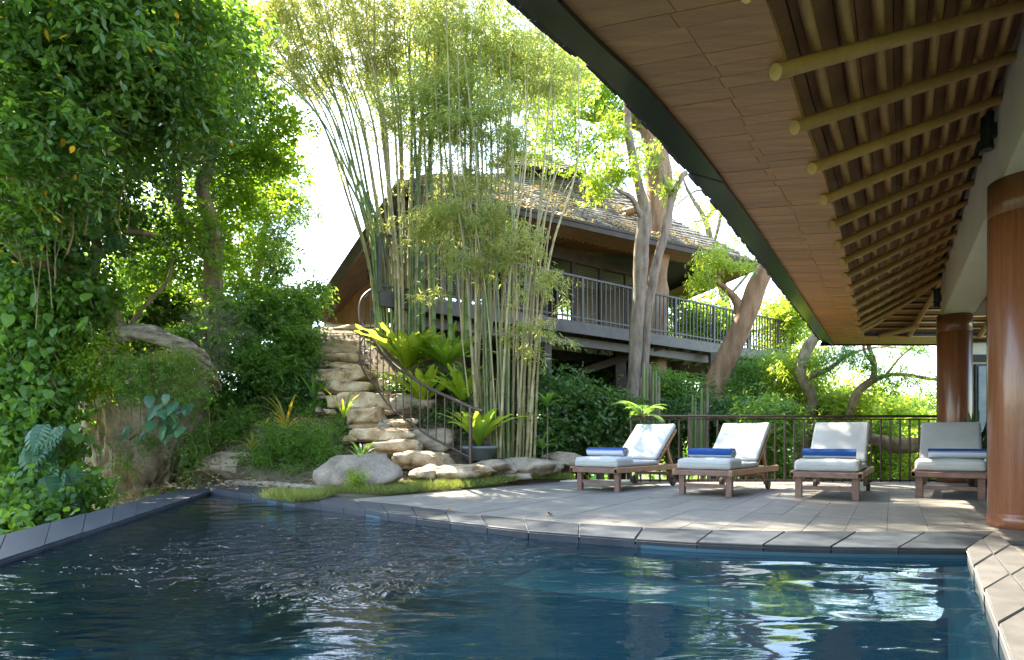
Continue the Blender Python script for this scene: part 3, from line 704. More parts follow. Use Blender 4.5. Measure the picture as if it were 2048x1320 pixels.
def make_towel(mode, seed):
    """roll with a spiral end; mode = (start, end) angle of the blue part"""
    m_ = MB(); L = .56; g = random.Random(seed); n = 28; k = 9
    for i in range(n):
        for j in range(k):
            pass
    ring = []
    for j in range(k+1):
        x = -L/2+L*j/k; row = []
        for i in range(n):
            a = 2*math.pi*i/n; ra = .078*(1+.03*math.sin(a*2+1)+.02*noise.noise(Vector((x*6,math.cos(a)*2,math.sin(a)*2+seed))))
            row.append(Vector((x+(.008*noise.noise(Vector((a,seed,0))) if j in (0,k) else 0), math.cos(a)*ra*1.25, math.sin(a)*ra*.86+.065)))
        ring.append(row)
    vs = [v for r_ in ring for v in r_]
    for j in range(k):
        for i in range(n):
            a = math.degrees(2*math.pi*(i+.5)/n)%360
            m_.f.append((j*n+i, j*n+(i+1)%n, (j+1)*n+(i+1)%n, (j+1)*n+i)); m_.m.append(1 if mode[0] <= a < mode[1] or mode[0] <= a-360 else 0)
    m_.v = [tuple(v) for v in vs]
    # spiral ends
    for sx in (-1,1):
        for t0 in range(0, 30):
            a0, a1 = t0*.5, (t0+1)*.5; r0, r1 = .074*(1-t0/31), .074*(1-(t0+1)/31); q = []
            for a, r_ in ((a0,r0),(a1,r1)):
                for dr_ in (0,-.011):
                    q.append((sx*(L/2+.004-(.010 if dr_ else 0)), math.cos(a)*(r_+dr_)*1.25, math.sin(a)*(r_+dr_)*.86+.065))
            m_.add(q, [(0,1,3,2)], 1 if t0%9 < 4 else 0)
        m_.add([(sx*(L/2-.008), math.cos(2*math.pi*i/16)*.09, math.sin(2*math.pi*i/16)*.062+.065) for i in range(16)], [tuple(range(16))], 0)
    # hem lines
    m_.tube([(-L/2,.092,.085),(L/2,.092,.085)], .006, 6, mi=1)
    return m_
lg = [((1.22,9.0),41,'leftmost lounger beside the garden rocks'),((2.58,8.24),38,'second lounger from the garden rocks'),((3.99,7.74),34,'third lounger from the garden rocks'),((5.60,7.78),36,'lounger nearest the house column')]
tw = [(24,200,'rolled towel mostly white with a thin blue edge, on the leftmost lounger'),(-22,180,'rolled towel, blue upper half, on the second lounger from the rocks'),(-20,178,'rolled towel, blue over white, on the third lounger from the rocks'),(22,150,'rolled white towel with a narrow blue stripe, on the lounger nearest the column')]
def deep(o, parent=None):
    c = o.copy(); C.objects.link(c)
    if parent is not None: c.parent = parent
    for ch in [q for q in bpy.data.objects if q.parent == o]: deep(ch, c)
    return c
L0 = make_lounger(); C0 = make_cushion()
for i, ((x, y), a, lab) in enumerate(lg):
    o = L0 if i == 0 else deep(L0); cu = C0 if i == 0 else deep(C0)
    rz = -R(a)
    for q in (o, cu): q.location = (x,y,.002); q.rotation_euler = (0,0,rz); q.scale = (1.13,1.12,.97)
    tag(o, 'slatted teak sun lounger, '+lab, 'sun lounger', 'teak sun loungers on the terrace')
    tag(cu, 'white canvas cushion with folded foot end on the '+lab, 'cushion', 'white lounger cushions')
    s0, s1, tl_ = tw[i]
    t_ = make_towel((s0,s1), i).build('rolled_towel', [M['towel'],M['towel_blue']], None, True, label=tl_, cat='towel', group='rolled towels on the loungers')
    off = Matrix.Rotation(rz,3,'Z') @ Vector((.0 if i < 3 else .07,.36,0)); t_.location = (x+off.x, y+off.y, .512); t_.scale = (1.1,1.05,1); t_.rotation_euler = (0,0,rz+R([4,-2,3,2][i]) + math.pi)

# ------------------------------------------------------------------ rocks
def rockmesh(seed, size, sub=3, rough=.28, flat=0., fr=1.3, facets=16):
    bm = bmesh.new(); bmesh.ops.create_icosphere(bm, subdivisions=sub, radius=1)
    o = Vector((seed*3.7, seed*1.3, 0)); gg = random.Random(seed); pl = [(Vector((gg.gauss(0,1),gg.gauss(0,1),gg.gauss(0,1))).normalized(), gg.uniform(.72,.98)) for _ in range(facets)]
    for v in bm.verts:
        p = v.co.copy()
        q = Vector([math.copysign(abs(c)**(1-.45*flat), c) for c in p])
        for n_, d_ in pl:
            t_ = q.dot(n_)-d_
            if t_ > 0: q -= n_*t_*.85
        n1 = noise.noise(p*fr+o); n2 = noise.noise(p*fr*2.6+o); n3 = noise.noise(p*fr*6+o)
        n4 = noise.noise(p*fr*14+o) if sub > 4 else 0; n5 = abs(noise.noise(p*fr*3.5-o)) if sub > 4 else 0
        v.co = q*(1+rough*n1+rough*.45*n2+rough*.2*n3+rough*.13*n4-rough*.5*max(.12-n5,0)/.12*.25)
        v.co = Vector((v.co.x*size[0], v.co.y*size[1], v.co.z*size[2]))
    me = bpy.data.meshes.new('rock'); bm.to_mesh(me); bm.free(); me.polygons.foreach_set('use_smooth', [True]*len(me.polygons)); return me
def rock(name, seed, c, size, mt, parent=None, rz=0, **k):
    me = rockmesh(seed, size, k.pop('sub', 4), k.pop('rough', .28), k.pop('flat', 0), k.pop('fr', 1.3), k.pop('facets', 16)); me.materials.append(mt); o = link(name, me, parent, False); o.location = c; o.rotation_euler = (0,0,rz); return tag(o, **k)
# stone steps (picture box x0, x1, top, bottom, distance, rise offset)
st = empty('stone_steps', (-2,10.2,0), label='flight of rough tan natural stone steps climbing the garden slope to the treehouse', cat='stone steps')
steps = [(790,905,905,946,10.15),(727,834,880,914,10.6),(700,828,853,884,11.0),(690,764,816,856,11.25),(756,832,838,858,11.3),(648,770,787,826,11.8),(640,740,757,790,12.2),(612,680,735,765,12.5),(676,741,737,765,12.6),
 (634,724,724,741,13.0),(618,718,705,727,13.3),(618,718,690,711,13.6),(648,724,677,698,13.9),(630,722,666,684,14.3),(652,722,650,670,14.7)]
for i, (a, b, t_, bo, Y) in enumerate(steps):
    p = at((a+b)/2, t_, Y); wd = (b-a)*Y/FL/2; hh = (bo-t_)*Y/FL
    o = rock('stone', 20+i, (p.x-st.location.x, p.y+.30-st.location.y, p.z-hh*.48), (wd*1.10, .37, hh*.50+.02), M['steprock'], st, rz=rnd.uniform(-.12,.12), flat=1.2, rough=.17, fr=1.9, facets=7)
g = random.Random(91)
for i in range(34):
    s_ = steps[g.randrange(1, 13)]; sx = g.choice([s_[0]-g.uniform(-6,14), s_[1]-g.uniform(-14,10), g.uniform(s_[0],s_[1])]); p = at(sx, s_[3]+g.uniform(-6,4), s_[4]-.12+g.uniform(-.05,.2)); r_ = g.uniform(.04,.11)
    rock('chock_stone', 200+i, (p.x-st.location.x, p.y-st.location.y, p.z), (r_*1.4, r_, r_*.75), M['rock' if i%3 else 'steprock'], st, sub=3, rz=g.uniform(0,3), flat=.5, facets=10)
bl_ = [(808,718,912,985,8.95,.50,'boulder','big rounded grey brown boulder between the pool and the stone steps',3),
 (880,850,930,962,9.7,.5,'garden_rock','low tan stone at the foot of the steps behind the big boulder',4),
 (1000,925,928,955,9.8,.42,'garden_rock','flat pale stone on the grass below the stair railing post',5),
 (1035,985,918,946,10.2,.38,'garden_rock','brown stone in front of the grey fern pot',6),
 (1112,1045,916,948,10.6,.45,'garden_rock','layered brown stone between the bamboo and the leftmost lounger',7),
 (1130,1090,918,950,11.1,.35,'garden_rock','dark stone behind the foot of the leftmost lounger',8),
 (965,905,930,950,10.5,.3,'garden_rock','small stone under the stair railing post',9),
 (1075,1020,945,958,10.3,.3,'garden_rock','low sandy stone at the edge of the grass near the leftmost lounger',10),
 (930,850,858,905,11.3,.4,'garden_rock','shaded stone under the nest ferns beside the steps',11),
 (540,470,905,962,10.9,.35,'garden_rock','pale grey stone at the pool corner beside the rock outcrop',12),
 (880,818,790,830,12.0,.5,'garden_rock','brown stone behind the railing under the upper nest fern',13),
 (1180,1130,905,935,11.9,.4,'garden_rock','mossy stone in the dark planting behind the leftmost lounger',14)]
for x1_, cx, t_, bo, Y, dy, nme, lab, sd_ in bl_:
    x0_ = 2*cx-x1_; p = at(cx, (t_+bo)/2, Y); hw = (x1_-x0_)*Y/FL/2; hh = (bo-t_)*Y/FL/2
    rock(nme, sd_, (p.x, p.y+dy*.3, p.z-.02), (hw*1.05, max(dy, hw*.6), hh*1.25), M['boulder'] if nme == 'boulder' else M['steprock' if sd_ in (4,5) else 'rock'], label=lab, cat='boulder' if nme == 'boulder' else 'rock', group=None if nme == 'boulder' else 'natural stones in the garden bed', flat=.35, rough=.2, rz=rnd.uniform(-.3,.3))
# rounded pebbles edging behind the coping
for i in range(15):
    f = i/14; px = 455+f*180; py = 964+f*14+2; p = gp(px, py+2, .03)
    rock('kerb_stone', 60+i, (p.x, p.y+.25, .03), (.16+.05*rnd.random(),.13,.07), M['boulder'], sub=3, flat=.2, label='small pale edging stone in the row between pool coping and shrubs', cat='stone', group='pale edging stones behind the coping', rz=rnd.random()*3)
# big outcrop
oc = rock('rock_outcrop', 2, at(290, 900, 11.9)+Vector((0,.5,0)), (1.5,1.4,1.85), M['outcrop'], sub=6, rough=.30, flat=.3, fr=1.1, label='tall weathered rock outcrop with vines growing over it at the corner of the pool', cat='rock')
oc2 = rock('rock_outcrop', 5, at(445, 930, 12.3)+Vector((0,.5,0)), (.75,.9,1.15), M['outcrop'], sub=5, rough=.3, flat=.3, label='smaller grey rock between the tall outcrop and the garden shrubs', cat='rock')
# driftwood arch on the outcrop
mb = MB(); lp = [(222,738,10.8,20),(220,700,10.7,26),(240,670,10.7,30),(290,666,10.6,31),(340,684,10.6,29),(385,702,10.7,29),(415,735,10.9,24),(432,772,11.2,14)]
pathtube(mb, pp(*lp), 16, 10, .45, 3)
for s_ in range(5):
    pathtube(mb, pp(*[(x+9*math.sin(s_*1.3+i*1.1), y+10*math.cos(s_*1.3+i*1.1)-1, Y-.08*math.cos(s_+i), w_*.45) for i, (x,y,Y,w_) in enumerate(lp)]), 8, 7, .4, 20+s_)
pathtube(mb, pp((345,695,10.7,13),(395,718,10.8,15),(425,750,11.0,12),(440,780,11.3,6)), 9, 5, .3, 9)
pathtube(mb, pp((232,690,10.6,12),(226,668,10.6,9),(240,652,10.6,5)), 8, 5, .3, 11)
mb.build('driftwood_log', M['driftwood'], None, True, label='gnarled grey dead trunk arching over the top of the rock outcrop', cat='log')
# glass wind screen
gs = empty('glass_screen', (-4.9,11.6,0), label='clear frameless glass screen standing beside the rock outcrop', cat='glass screen')
a, b = at(438,880,11.5), at(560,880,12.4)
MB().beam(Vector((a.x,a.y,1.75)), Vector((b.x,b.y,2.4)), .012, 2.9).build('pane', M['glass'], gs)
MB().beam(Vector((a.x,a.y,.3)), Vector((a.x,a.y,3.2)), .012,.022, up=(0,1,0)).build('edge_strip', M['lamp'], gs)

# ------------------------------------------------------------------ curved stair railing
sr = empty('stair_railing', (-1,10.3,0), label='curved dark metal handrail with slim balusters sweeping up beside the stone steps', cat='railing')
hp = [(965,823,10.25),(941,814,10.35),(901,796,10.6),(856,775,10.9),(826,755,11.1),(795,735,11.35),(769,709,11.6),(750,683,11.8),(727,654,12.05),(719,626,12.25),(723,599,12.45),(739,582,12.65),(753,577,12.9),(775,573,13.2)]
HPt = [at(*q) for q in hp]; Q = [Vector(q) for q in crom([tuple(v) for v in HPt], 8)]
MB().tube(Q, .03, 10).build('handrail', M['rail'], sr, True)
RH = .86; Qb = [q-Vector((0,0,RH)) for q in Q[8:]]
MB().tube(Qb, .022, 8).build('bottom_rail', M['rail'], sr, True)
p = Q[8]; MB().tube([p, Vector((p.x,p.y,.28))], .034, 12).build('post', M['rail'], sr, True)
acc = 0.
for a, b in zip(Q[8:-1], Q[9:]):
    acc += (b.xy-a.xy).length
    if acc > .175: acc = 0; MB().tube([b, b-Vector((0,0,RH))], .013, 6).build('baluster', M['rail'], sr, True)
# ------------------------------------------------------------------ treehouse
th = empty('treehouse', (2,18,3.7), label='raised timber treehouse with shingled roof, balcony and louvred doors behind the bamboo', cat='house')
PF = 3.74
P0, P1, P2 = Vector((-2.9,12.65,PF)), Vector((1.3,15.0,PF)), Vector((10.05,21.5,PF)); pd = (P2-P1).normalized(); pn = Vector((-pd.y,pd.x,0))
P0 = P1-pd*4.9
back = 7.5; pb = Vector((.10,1,0)).normalized()
rg = M['railgrey']
# floor joists and boards
MB().beam(P0+Vector((0,0,-.16)), P2+Vector((0,0,-.16)), .07,.30).build('edge_beam', rg, th)
MB().beam(P0+pn*.35+Vector((0,0,-.45)), P2+pn*.35+Vector((0,0,-.45)), .12,.22).build('floor_girder', rg, th)
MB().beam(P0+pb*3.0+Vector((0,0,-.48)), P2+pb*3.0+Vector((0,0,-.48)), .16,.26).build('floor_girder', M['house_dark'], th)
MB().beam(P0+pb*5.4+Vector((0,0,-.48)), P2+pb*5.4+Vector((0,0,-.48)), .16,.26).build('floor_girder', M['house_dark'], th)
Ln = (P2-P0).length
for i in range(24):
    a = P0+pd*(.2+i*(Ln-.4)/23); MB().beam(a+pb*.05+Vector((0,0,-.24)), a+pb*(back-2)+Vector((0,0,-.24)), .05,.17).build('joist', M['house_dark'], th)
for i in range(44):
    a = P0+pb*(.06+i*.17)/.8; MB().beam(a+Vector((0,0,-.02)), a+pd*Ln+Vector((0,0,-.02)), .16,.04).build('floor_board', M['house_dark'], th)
def post(px, Y, z1, w_, nm_='post', mt=None, z0=-2.9):
    x = (px-CX)*Y/FL; MB().beam((x,Y,z0),(x,Y,z1), w_,w_, up=(0,1,0), ch=.01).build(nm_, mt or rg, th)
post(1095,15.3,PF-.3,.19); post(1426,18.6,PF-.3,.22); post(1240,17.6,PF-.4,.3,'post',M['house_dark']); post(1010,15.4,PF-.3,.18); post(900,15.5,PF-.3,.2,'post',M['house_dark']); post(1350,20.0,PF-.4,.3,'post',M['house_dark'])
MB().beam(at(1150,748,17.5), at(1330,690,17.5), .16,.2).build('brace', M['house_dark'], th)
MB().beam(at(860,650,15.5), at(960,740,15.5), .12,.16).build('brace', M['house_dark'], th)
# row of dark boards across below the floor
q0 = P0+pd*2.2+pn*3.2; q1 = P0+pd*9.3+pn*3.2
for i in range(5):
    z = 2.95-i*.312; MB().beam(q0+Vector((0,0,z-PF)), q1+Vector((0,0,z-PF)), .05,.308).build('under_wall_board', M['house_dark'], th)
# balcony balustrade
RHH = 1.12
MB().beam(P0+Vector((0,0,RHH)), P2+Vector((0,0,RHH)), .06,.05).build('balcony_rail', rg, th)
MB().beam(P0+Vector((0,0,.10)), P2+Vector((0,0,.10)), .04,.04).build('balcony_rail', rg, th)
nb = int(Ln/.165)
for i in range(nb+1):
    a = P0+pd*(Ln*i/nb); MB().beam(a+Vector((0,0,-.05)), a+Vector((0,0,RHH)), .03 if i%11 else .07,.03 if i%11 else .07, up=pd).build('baluster', rg, th)
e = P2+pn*4.0
MB().beam(P2+Vector((0,0,RHH)), e+Vector((0,0,RHH)), .06,.05).build('balcony_rail', rg, th)
MB().beam(P2+Vector((0,0,-.16)), e+Vector((0,0,-.16)), .07,.30).build('edge_beam', rg, th)
for i in range(1, 22):
    a = P2+pn*(4.0*i/22); MB().beam(a+Vector((0,0,-.05)), a+Vector((0,0,RHH)), .03,.03, up=pd).build('baluster', rg, th)
# room wall with louvred doors
wb = P0+pb*3.2
def wl(t, z): return wb+pd*t+Vector((0,0,z))
MB().beam(wl(.5,2.55), wl(9.2,2.55), .14,.34).build('lintel', M['house_dark'], th)
doors = [.6,1.75,2.9,4.05,5.2,6.35,7.5]
for i, t0 in enumerate(doors):
    dn = empty('louvre_door' if i%3 != 1 else 'open_doorway'); dn.parent = th
    MB().beam(wl(t0,0), wl(t0,2.4), .09,.09, up=pd).build('door_post', M['house_dark'], dn)
    MB().beam(wl(t0+1.1,0), wl(t0+1.1,2.4), .09,.09, up=pd).build('door_post', M['house_dark'], dn)
    if i in (1,3): continue
    m_ = MB()
    for k in range(34):
        z = .12+k*.066; a = wl(t0+.08,z); b = wl(t0+1.02,z); m_.beam(a, b, .05,.012, up=(0,-.5,.9))
    m_.build('louvres', M['blind'], dn, kind='stuff')
# back wall with gaps so that the trees show through
wb2 = P0+pb*7.2
for t0, t1 in ((1.2,4.4),(6.4,7.4),(9.0,9.8)):
    MB().beam(wb2+pd*t0+Vector((0,0,1.3)), wb2+pd*t1+Vector((0,0,1.3)), .1,2.6).build('back_wall', M['house_dark'], th)
MB().beam(wl(9.25,1.3), wl(9.25,1.3)+pn*4.4, .1,2.6).build('end_wall', M['blind'], th)
# roof
S_ = 1.15
def tp(px, py, Y, s=S_): return at(px, py, Y*s)
ZE = .75+4.95*S_
E0, E1, E2, E3 = at(808,366,13.5), at(1065,425,15.2), at(1520,531,19.7), at(1322,612,26.0)
L_ = at(621,642,16.8); RA = at(852,352,18.4); RB = at(1150,345,20.7); LB = at(745,650,18.2)
E0 = Vector((E0.x,E0.y,ZE)); E1.z = ZE; E2.z = ZE; E3.z = ZE
def rows(quad, n, m, th_, over, name, mt, seed=0):
    """stepped courses of shingles on quad (eave a-b, ridge d-c)"""
    g = random.Random(seed); a, b, c, d = quad; nrm = (b-a).cross(d-a).normalized(); nrm = nrm if nrm.z > 0 else -nrm; m_ = MB()
    for i in range(n):
        f0, f1 = i/n, min((i+over)/n, 1.0); p0, p1 = a+(d-a)*f0, b+(c-b)*f0; q0_, q1_ = a+(d-a)*f1, b+(c-b)*f1; mm = max(2, int(m*(p1-p0).length/(b-a).length)); sh = g.random()
        for j in range(mm):
            s0 = max((j+sh-.5)/mm, 0); s1 = min((j+1+sh-.5)/mm-.003, 1)
            if s1 <= s0: continue
            lift = th_*(1+g.uniform(-.3,.5)); e_ = g.uniform(-.015,.015)*(b-a).length/40
            A0 = p0+(p1-p0)*s0+nrm*lift; A1 = p0+(p1-p0)*s1+nrm*lift; B0_ = q0_+(q1_-q0_)*s0+nrm*.004; B1_ = q0_+(q1_-q0_)*s1+nrm*.004
            m_.add([A0,A1,B1_,B0_,A0-nrm*lift,A1-nrm*lift], [(0,1,2,3),(4,5,1,0)])
    return m_.build(name, mt, th, kind='stuff')
gr_ = [(E0+(E2-E0)*(i/12))*(1-j/12)+(RA+(RB-RA)*(i/12))*(j/12)+Vector((0,0,-.03)) for j in range(13) for i in range(13)]
MB().add(gr_, [(j*13+i,j*13+i+1,(j+1)*13+i+1,(j+1)*13+i) for j in range(12) for i in range(12)]).build('roof_deck', M['house_dark'], th)
rows([E0+Vector((0,0,.04)),E2+Vector((0,0,.04)),RB+Vector((0,0,.04)),RA+Vector((0,0,.04))], 22, 70, .035, 1.15, 'shingles', M['shingle'], 1)
MB().add([E2,E3,RB], [(0,1,2)]).build('roof_deck', M['house_dark'], th)
rows([E2+Vector((0,0,.04)),E3+Vector((0,0,.04)),RB+Vector((.05,.05,.04)),RB+Vector((0,0,.04))], 18, 40, .035, 1.15, 'shingles', M['shingle'], 2)
MB().add([RA,RB,E3,Vector((-4,24,ZE))], [(0,1,2,3)]).build('roof_deck', M['house_dark'], th)
MB().add([E0,RA,Vector((-4,24,ZE)),L_+Vector((0,0,.1))], [(0,1,2,3)]).build('roof_deck', M['house_dark'], th)
# leaf litter on the shingles
g = np.random.default_rng(3); n = 2600; u_ = g.random(n)*.62+.2; v_ = g.random(n)**1.3*.8; e0, e2, ra, rb = [np.array(q) for q in (E0,E2,RA,RB)]
dens = np.array([noise.noise(Vector((a*9,b*5,0))) for a, b in zip(u_,v_)]) > -.02; u_, v_ = u_[dens], v_[dens]; n = len(u_)
Pl = (e0+(e2-e0)*u_[:,None])*(1-v_[:,None])+(ra+(rb-ra)*u_[:,None])*v_[:,None]+np.array([0,0,.09])
leafmesh('leaf_litter', Pl, g.normal(size=(n,3))*[1,1,.3], np.array([0,-.4,1])+g.normal(size=(n,3))*.3, g.uniform(.08,.16,n), g.uniform(.05,.08,n), g.random(n), leafmat('fallen_leaf', (.14,.07,.03), (.42,.30,.09), (.5,.4,.1), .2), th, kind='stuff')
# fascia, gutter lip and orange lining boards
for a, b in ((E0,E2),(E2,E3)):
    MB().beam(a+Vector((0,0,.05)), b+Vector((0,0,.05)), .10,.07).build('gutter', M['house_dark'], th)
    MB().beam(a+Vector((0,0,-.06)), b+Vector((0,0,-.06)), .05,.14).build('fascia', M['house_dark'], th)
ce = Vector((2.0,22.5,0))
def lining(a, b, dep, rise, nrow, mt, name):
    d_ = (b-a).normalized(); inn = Vector((-d_.y,d_.x,0)); 
    for i in range(nrow):
        f0, f1 = i/nrow+.004, (i+1)/nrow-.004; o0 = inn*dep*f0+Vector((0,0,rise*f0-.11)); o1 = inn*dep*f1+Vector((0,0,rise*f1-.115)); s_ = dep*.8
        MB().add([a+o0+d_*s_*f0, b+o0-d_*s_*f0, b+o1-d_*s_*f1, a+o1+d_*s_*f1], [(0,1,2,3)]).build(name, mt, th)
lining(E0, E2, .95, .06, 6, M['orange_wood'], 'lining_board'); lining(E2, E3, 1.2, .05, 7, M['orange_wood'], 'lining_board')
# lattice ceiling inside
d_ = (E2-E0).normalized(); inn = Vector((-d_.y,d_.x,0))
for i in range(58):
    a = E0+d_*(.9+i*.15)+inn*.95+Vector((0,0,-.06)); ln = min(5.2, max(.5,(9.6-i*.15)*1.0))
    MB().beam(a, a+inn*ln+d_*-.0+Vector((0,0,.55)), .045,.05).build('rafter', M['orange_wood'] if i > 18 else M['brown_soffit'], th)
MB().add([E0+inn*.9+Vector((0,0,.02)), E2+inn*.9+Vector((0,0,.02)), E3+Vector((0,0,.4)), Vector((-3.5,23,ZE+.5))], [(0,1,2,3)]).build('ceiling', M['house_dark'], th)
MB().beam(at(1190,505,19), at(1262,480,19), .3,.05).build('ceiling_beam', rg, th); MB().beam(at(1318,560,22), at(1345,552,22), .5,.05).build('ceiling_beam', rg, th)
# left wing of the roof sweeping down
edge = [E0, E0+(L_-E0)*.5+Vector((-.12,0,-.18)), L_]
inn0 = at(770,470,16.5); inn1 = at(722,590,18.5)
nw = 9
for i in range(nw):
    f0, f1 = i/nw+.003, (i+1)/nw-.003
    A0 = E0+(inn0+Vector((.5,0,.6))-E0)*f0; A1 = E0+(inn0+Vector((.5,0,.6))-E0)*f1; B0_ = L_+(LB-L_)*f0; B1_ = L_+(LB-L_)*f1
    MB().add([A0,A1,B1_,B0_], [(0,1,2,3)]).build('wing_lining_board', M['brown_soffit'], th)
MB().beam(E0+Vector((-.03,0,.03)), L_+Vector((-.03,0,.03)), .10,.20, up=(-.8,-.2,.6)).build('wing_fascia', rg, th)
m_ = MB(); dl = L_-E0
for i in range(44):
    a = E0+dl*(i/44); b = E0+dl*((i+.96)/44); m_.beam(a+Vector((-.10,0,.11)), b+Vector((-.10,0,.11)), .22,.03, up=(-.8,-.2,.6))
m_.build('wing_shingles', M['shingle'], th, kind='stuff')
MB().add([E0+Vector((-.03,0,.18)), L_+Vector((-.03,0,.18)), LB+Vector((0,1,.3)), inn0+Vector((.5,0,.9))], [(0,1,2,3)]).build('roof_deck', M['house_dark'], th)
# orange slatted gable wall below the wing
gA, gB = at(650,650,17.3), at(770,650,16.3)
for i in range(22):
    f = (i+.5)/22; b = gA+(gB-gA)*f; hgt = .15+f*1.35; MB().beam(b-Vector((0,0,.2)), b+Vector((0,0,hgt)), .095,.03, up=(gB-gA).cross(Vector((0,0,1)))).build('slat', M['orange_wood'], th)
MB().beam(gA-Vector((0,0,.3)), gB-Vector((0,0,.3)), .2,.6).build('plinth', M['plaster'], th)
# upper cap roof
k0, k1, k2, k3 = at(978,330,19.2), at(1172,344,19.6), at(1180,352,22.5), at(985,330,22)
ap = at(1016,300,20.6); ap2 = at(1090,312,20.9)
MB().add([k0,k1,k2,k3], [(0,1,2,3)]).build('cap_lining', M['orange_wood'], th)
MB().add([k0,k1,ap2,ap], [(0,1,2,3)]).build('cap_roof', M['shingle'], th); MB().add([k1,k2,ap2], [(0,1,2)]).build('cap_roof', M['shingle'], th); MB().add([k0,ap,k3], [(0,1,2)]).build('cap_roof', M['shingle'], th)
MB().add([k3,ap,ap2,k2], [(0,1,2,3)]).build('cap_roof', M['shingle'], th)
rows([k0+Vector((0,0,.03)),k1+Vector((0,0,.03)),ap2+Vector((0,0,.03)),ap+Vector((0,0,.03))], 8, 22, .03, 1.1, 'shingles', M['shingle'], 5)
MB().beam(k0, k1, .08,.12).build('cap_fascia', M['house_dark'], th)
MB().beam(at(1010,345,21), at(1100,352,21), 1.6,.7).build('cap_wall', M['house_dark'], th)
# ------------------------------------------------------------------ vegetation
def base_of(P): return Vector((P[0],P[1],P[2]))
# hillside behind the creepers on the left
rock('hillside', 31, at(40, 860, 14.2)+Vector((-1.2,2.0,-.6)), (4.4,3.2,3.6), M['terrain'], sub=5, rough=.22, kind='structure')
# --- left fig tree
fig = empty('fig_tree', (-6.6,10.5,1.6), label='huge spreading fig tree with glossy dark leaves leaning over the pool on the left', cat='tree')
mb = MB()
pathtube(mb, pp((232,660,11.3,40),(205,605,11.2,38),(180,560,11.0,36),(130,540,10.6,30),(60,520,10,24),(10,470,9.4,20)), 12, 6, .25, 1)
pathtube(mb, pp((178,556,11.0,26),(195,500,10.8,18),(170,430,10.4,16),(120,350,9.6,14),(90,250,9,12)), 10, 6, .25, 2)
pathtube(mb, pp((150,545,10.8,26),(140,470,10.6,24),(150,380,10.2,20),(140,280,9.6,16),(150,150,9,13),(190,40,8.4,10)), 10, 6, .25, 3)
mb.build('trunk', M['bark_moss'], fig, True)
mb = MB()
pathtube(mb, pp((172,556,11,13),(212,400,10.4,16),(190,345,10.2,10),(175,325,10,7)), 8, 5, .2, 4)
pathtube(mb, pp((262,648,11.5,9),(300,600,11.6,8),(336,560,11.7,7),(345,520,11.7,5)), 7, 5, .2, 5)
pathtube(mb, pp((250,462,10.5,12),(290,466,10.6,11),(310,470,10.8,7)), 7, 4, .2, 6)
mb.build('branch', M['bark_moss'], fig, True)
near = [ell(110,50,7.2,250,140,.9,3),ell(300,110,8,190,130,.9,2.4),ell(70,240,7.4,150,130,.7,2),ell(260,230,8.6,170,90,.7,1.8),ell(420,60,9.3,75,95,.7,1),ell(40,380,8.6,110,120,.7,1.2),ell(180,-80,7.4,330,90,1.2,2)]
o, cc = foliage('crown', fig, M['ficus'], near, 400, 14, .23, 8, .30, .115, .055, 11, SH6, .25, .45, yellow=.016)
foliage('sunlit_tone_leaves', fig, M['backleaf'], near, 90, 8, .2, 7, .28, .11, .055, 13, SH6, .25, .45)  # brighter leaf colour scattered through the crown to look sunlit
twigs('twigs', M['bark_moss'], fig, [at(140,280,9.6), at(190,40,8.6), at(90,250,9), at(120,350,9.6), at(300,250,9.6)], cc, 110, .02, 3)
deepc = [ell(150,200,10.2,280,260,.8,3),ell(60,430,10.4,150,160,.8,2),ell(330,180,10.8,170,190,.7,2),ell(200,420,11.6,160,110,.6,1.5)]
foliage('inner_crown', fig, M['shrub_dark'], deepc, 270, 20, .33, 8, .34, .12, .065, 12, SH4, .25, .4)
# hanging roots and vines
hv = empty('hanging_vines', (-6,9,3), label='thin brown vines and aerial roots hanging from the fig tree crown', cat='vine')
g = random.Random(12)
for i in range(16):
    px = g.choice([20,45,75,95,100,110,115,140,150,235,250]) + g.uniform(-12,12); y0 = g.uniform(230,380); y1 = y0+g.uniform(130,330); Y = g.uniform(8.3,9.6)
    pts = []; 
    for k in range(6):
        f = k/5; pts.append((at(px+math.sin(f*3+i)*12+g.uniform(-4,4), y0+(y1-y0)*f, Y), .007 if i%4 else .014))
    mb = MB(); pathtube(mb, pts, 5, 4); mb.build('vine', M['bark_moss'], hv, True)
# --- second trunk: broadleaf tree with backlit crown
bt = empty('broadleaf_tree', (-6,12.6,1), label='tree with pale trunk and sunlit yellow green leaves just right of the rock outcrop', cat='tree')
mb = MB()
pathtube(mb, pp((440,740,12.4,52),(432,660,12.4,43),(426,560,12.4,38),(428,480,12.3,34),(412,410,12.2,28),(404,370,12.2,25),(417,335,12.1,24),(430,270,12,18),(460,180,12,12)), 14, 6, .2, 7)
pathtube(mb, pp((426,520,12.4,30),(385,470,12.3,26),(350,405,12.2,26),(352,350,12,22),(358,300,12,18),(350,220,11.8,14)), 12, 6, .2, 8)
pathtube(mb, pp((345,395,12.1,22),(315,365,12,18),(270,345,11.9,13),(245,335,11.8,8)), 10, 6, .2, 9)
pathtube(mb, pp((225,375,11.2,16),(205,352,11,11),(190,336,10.9,9)), 8, 5, .2, 9)
pathtube(mb, pp((355,320,12,20),(385,318,11.6,24),(408,316,11.4,20)), 9, 5, .25, 10)
mb.build('trunk', M['bark_moss'], bt, True)
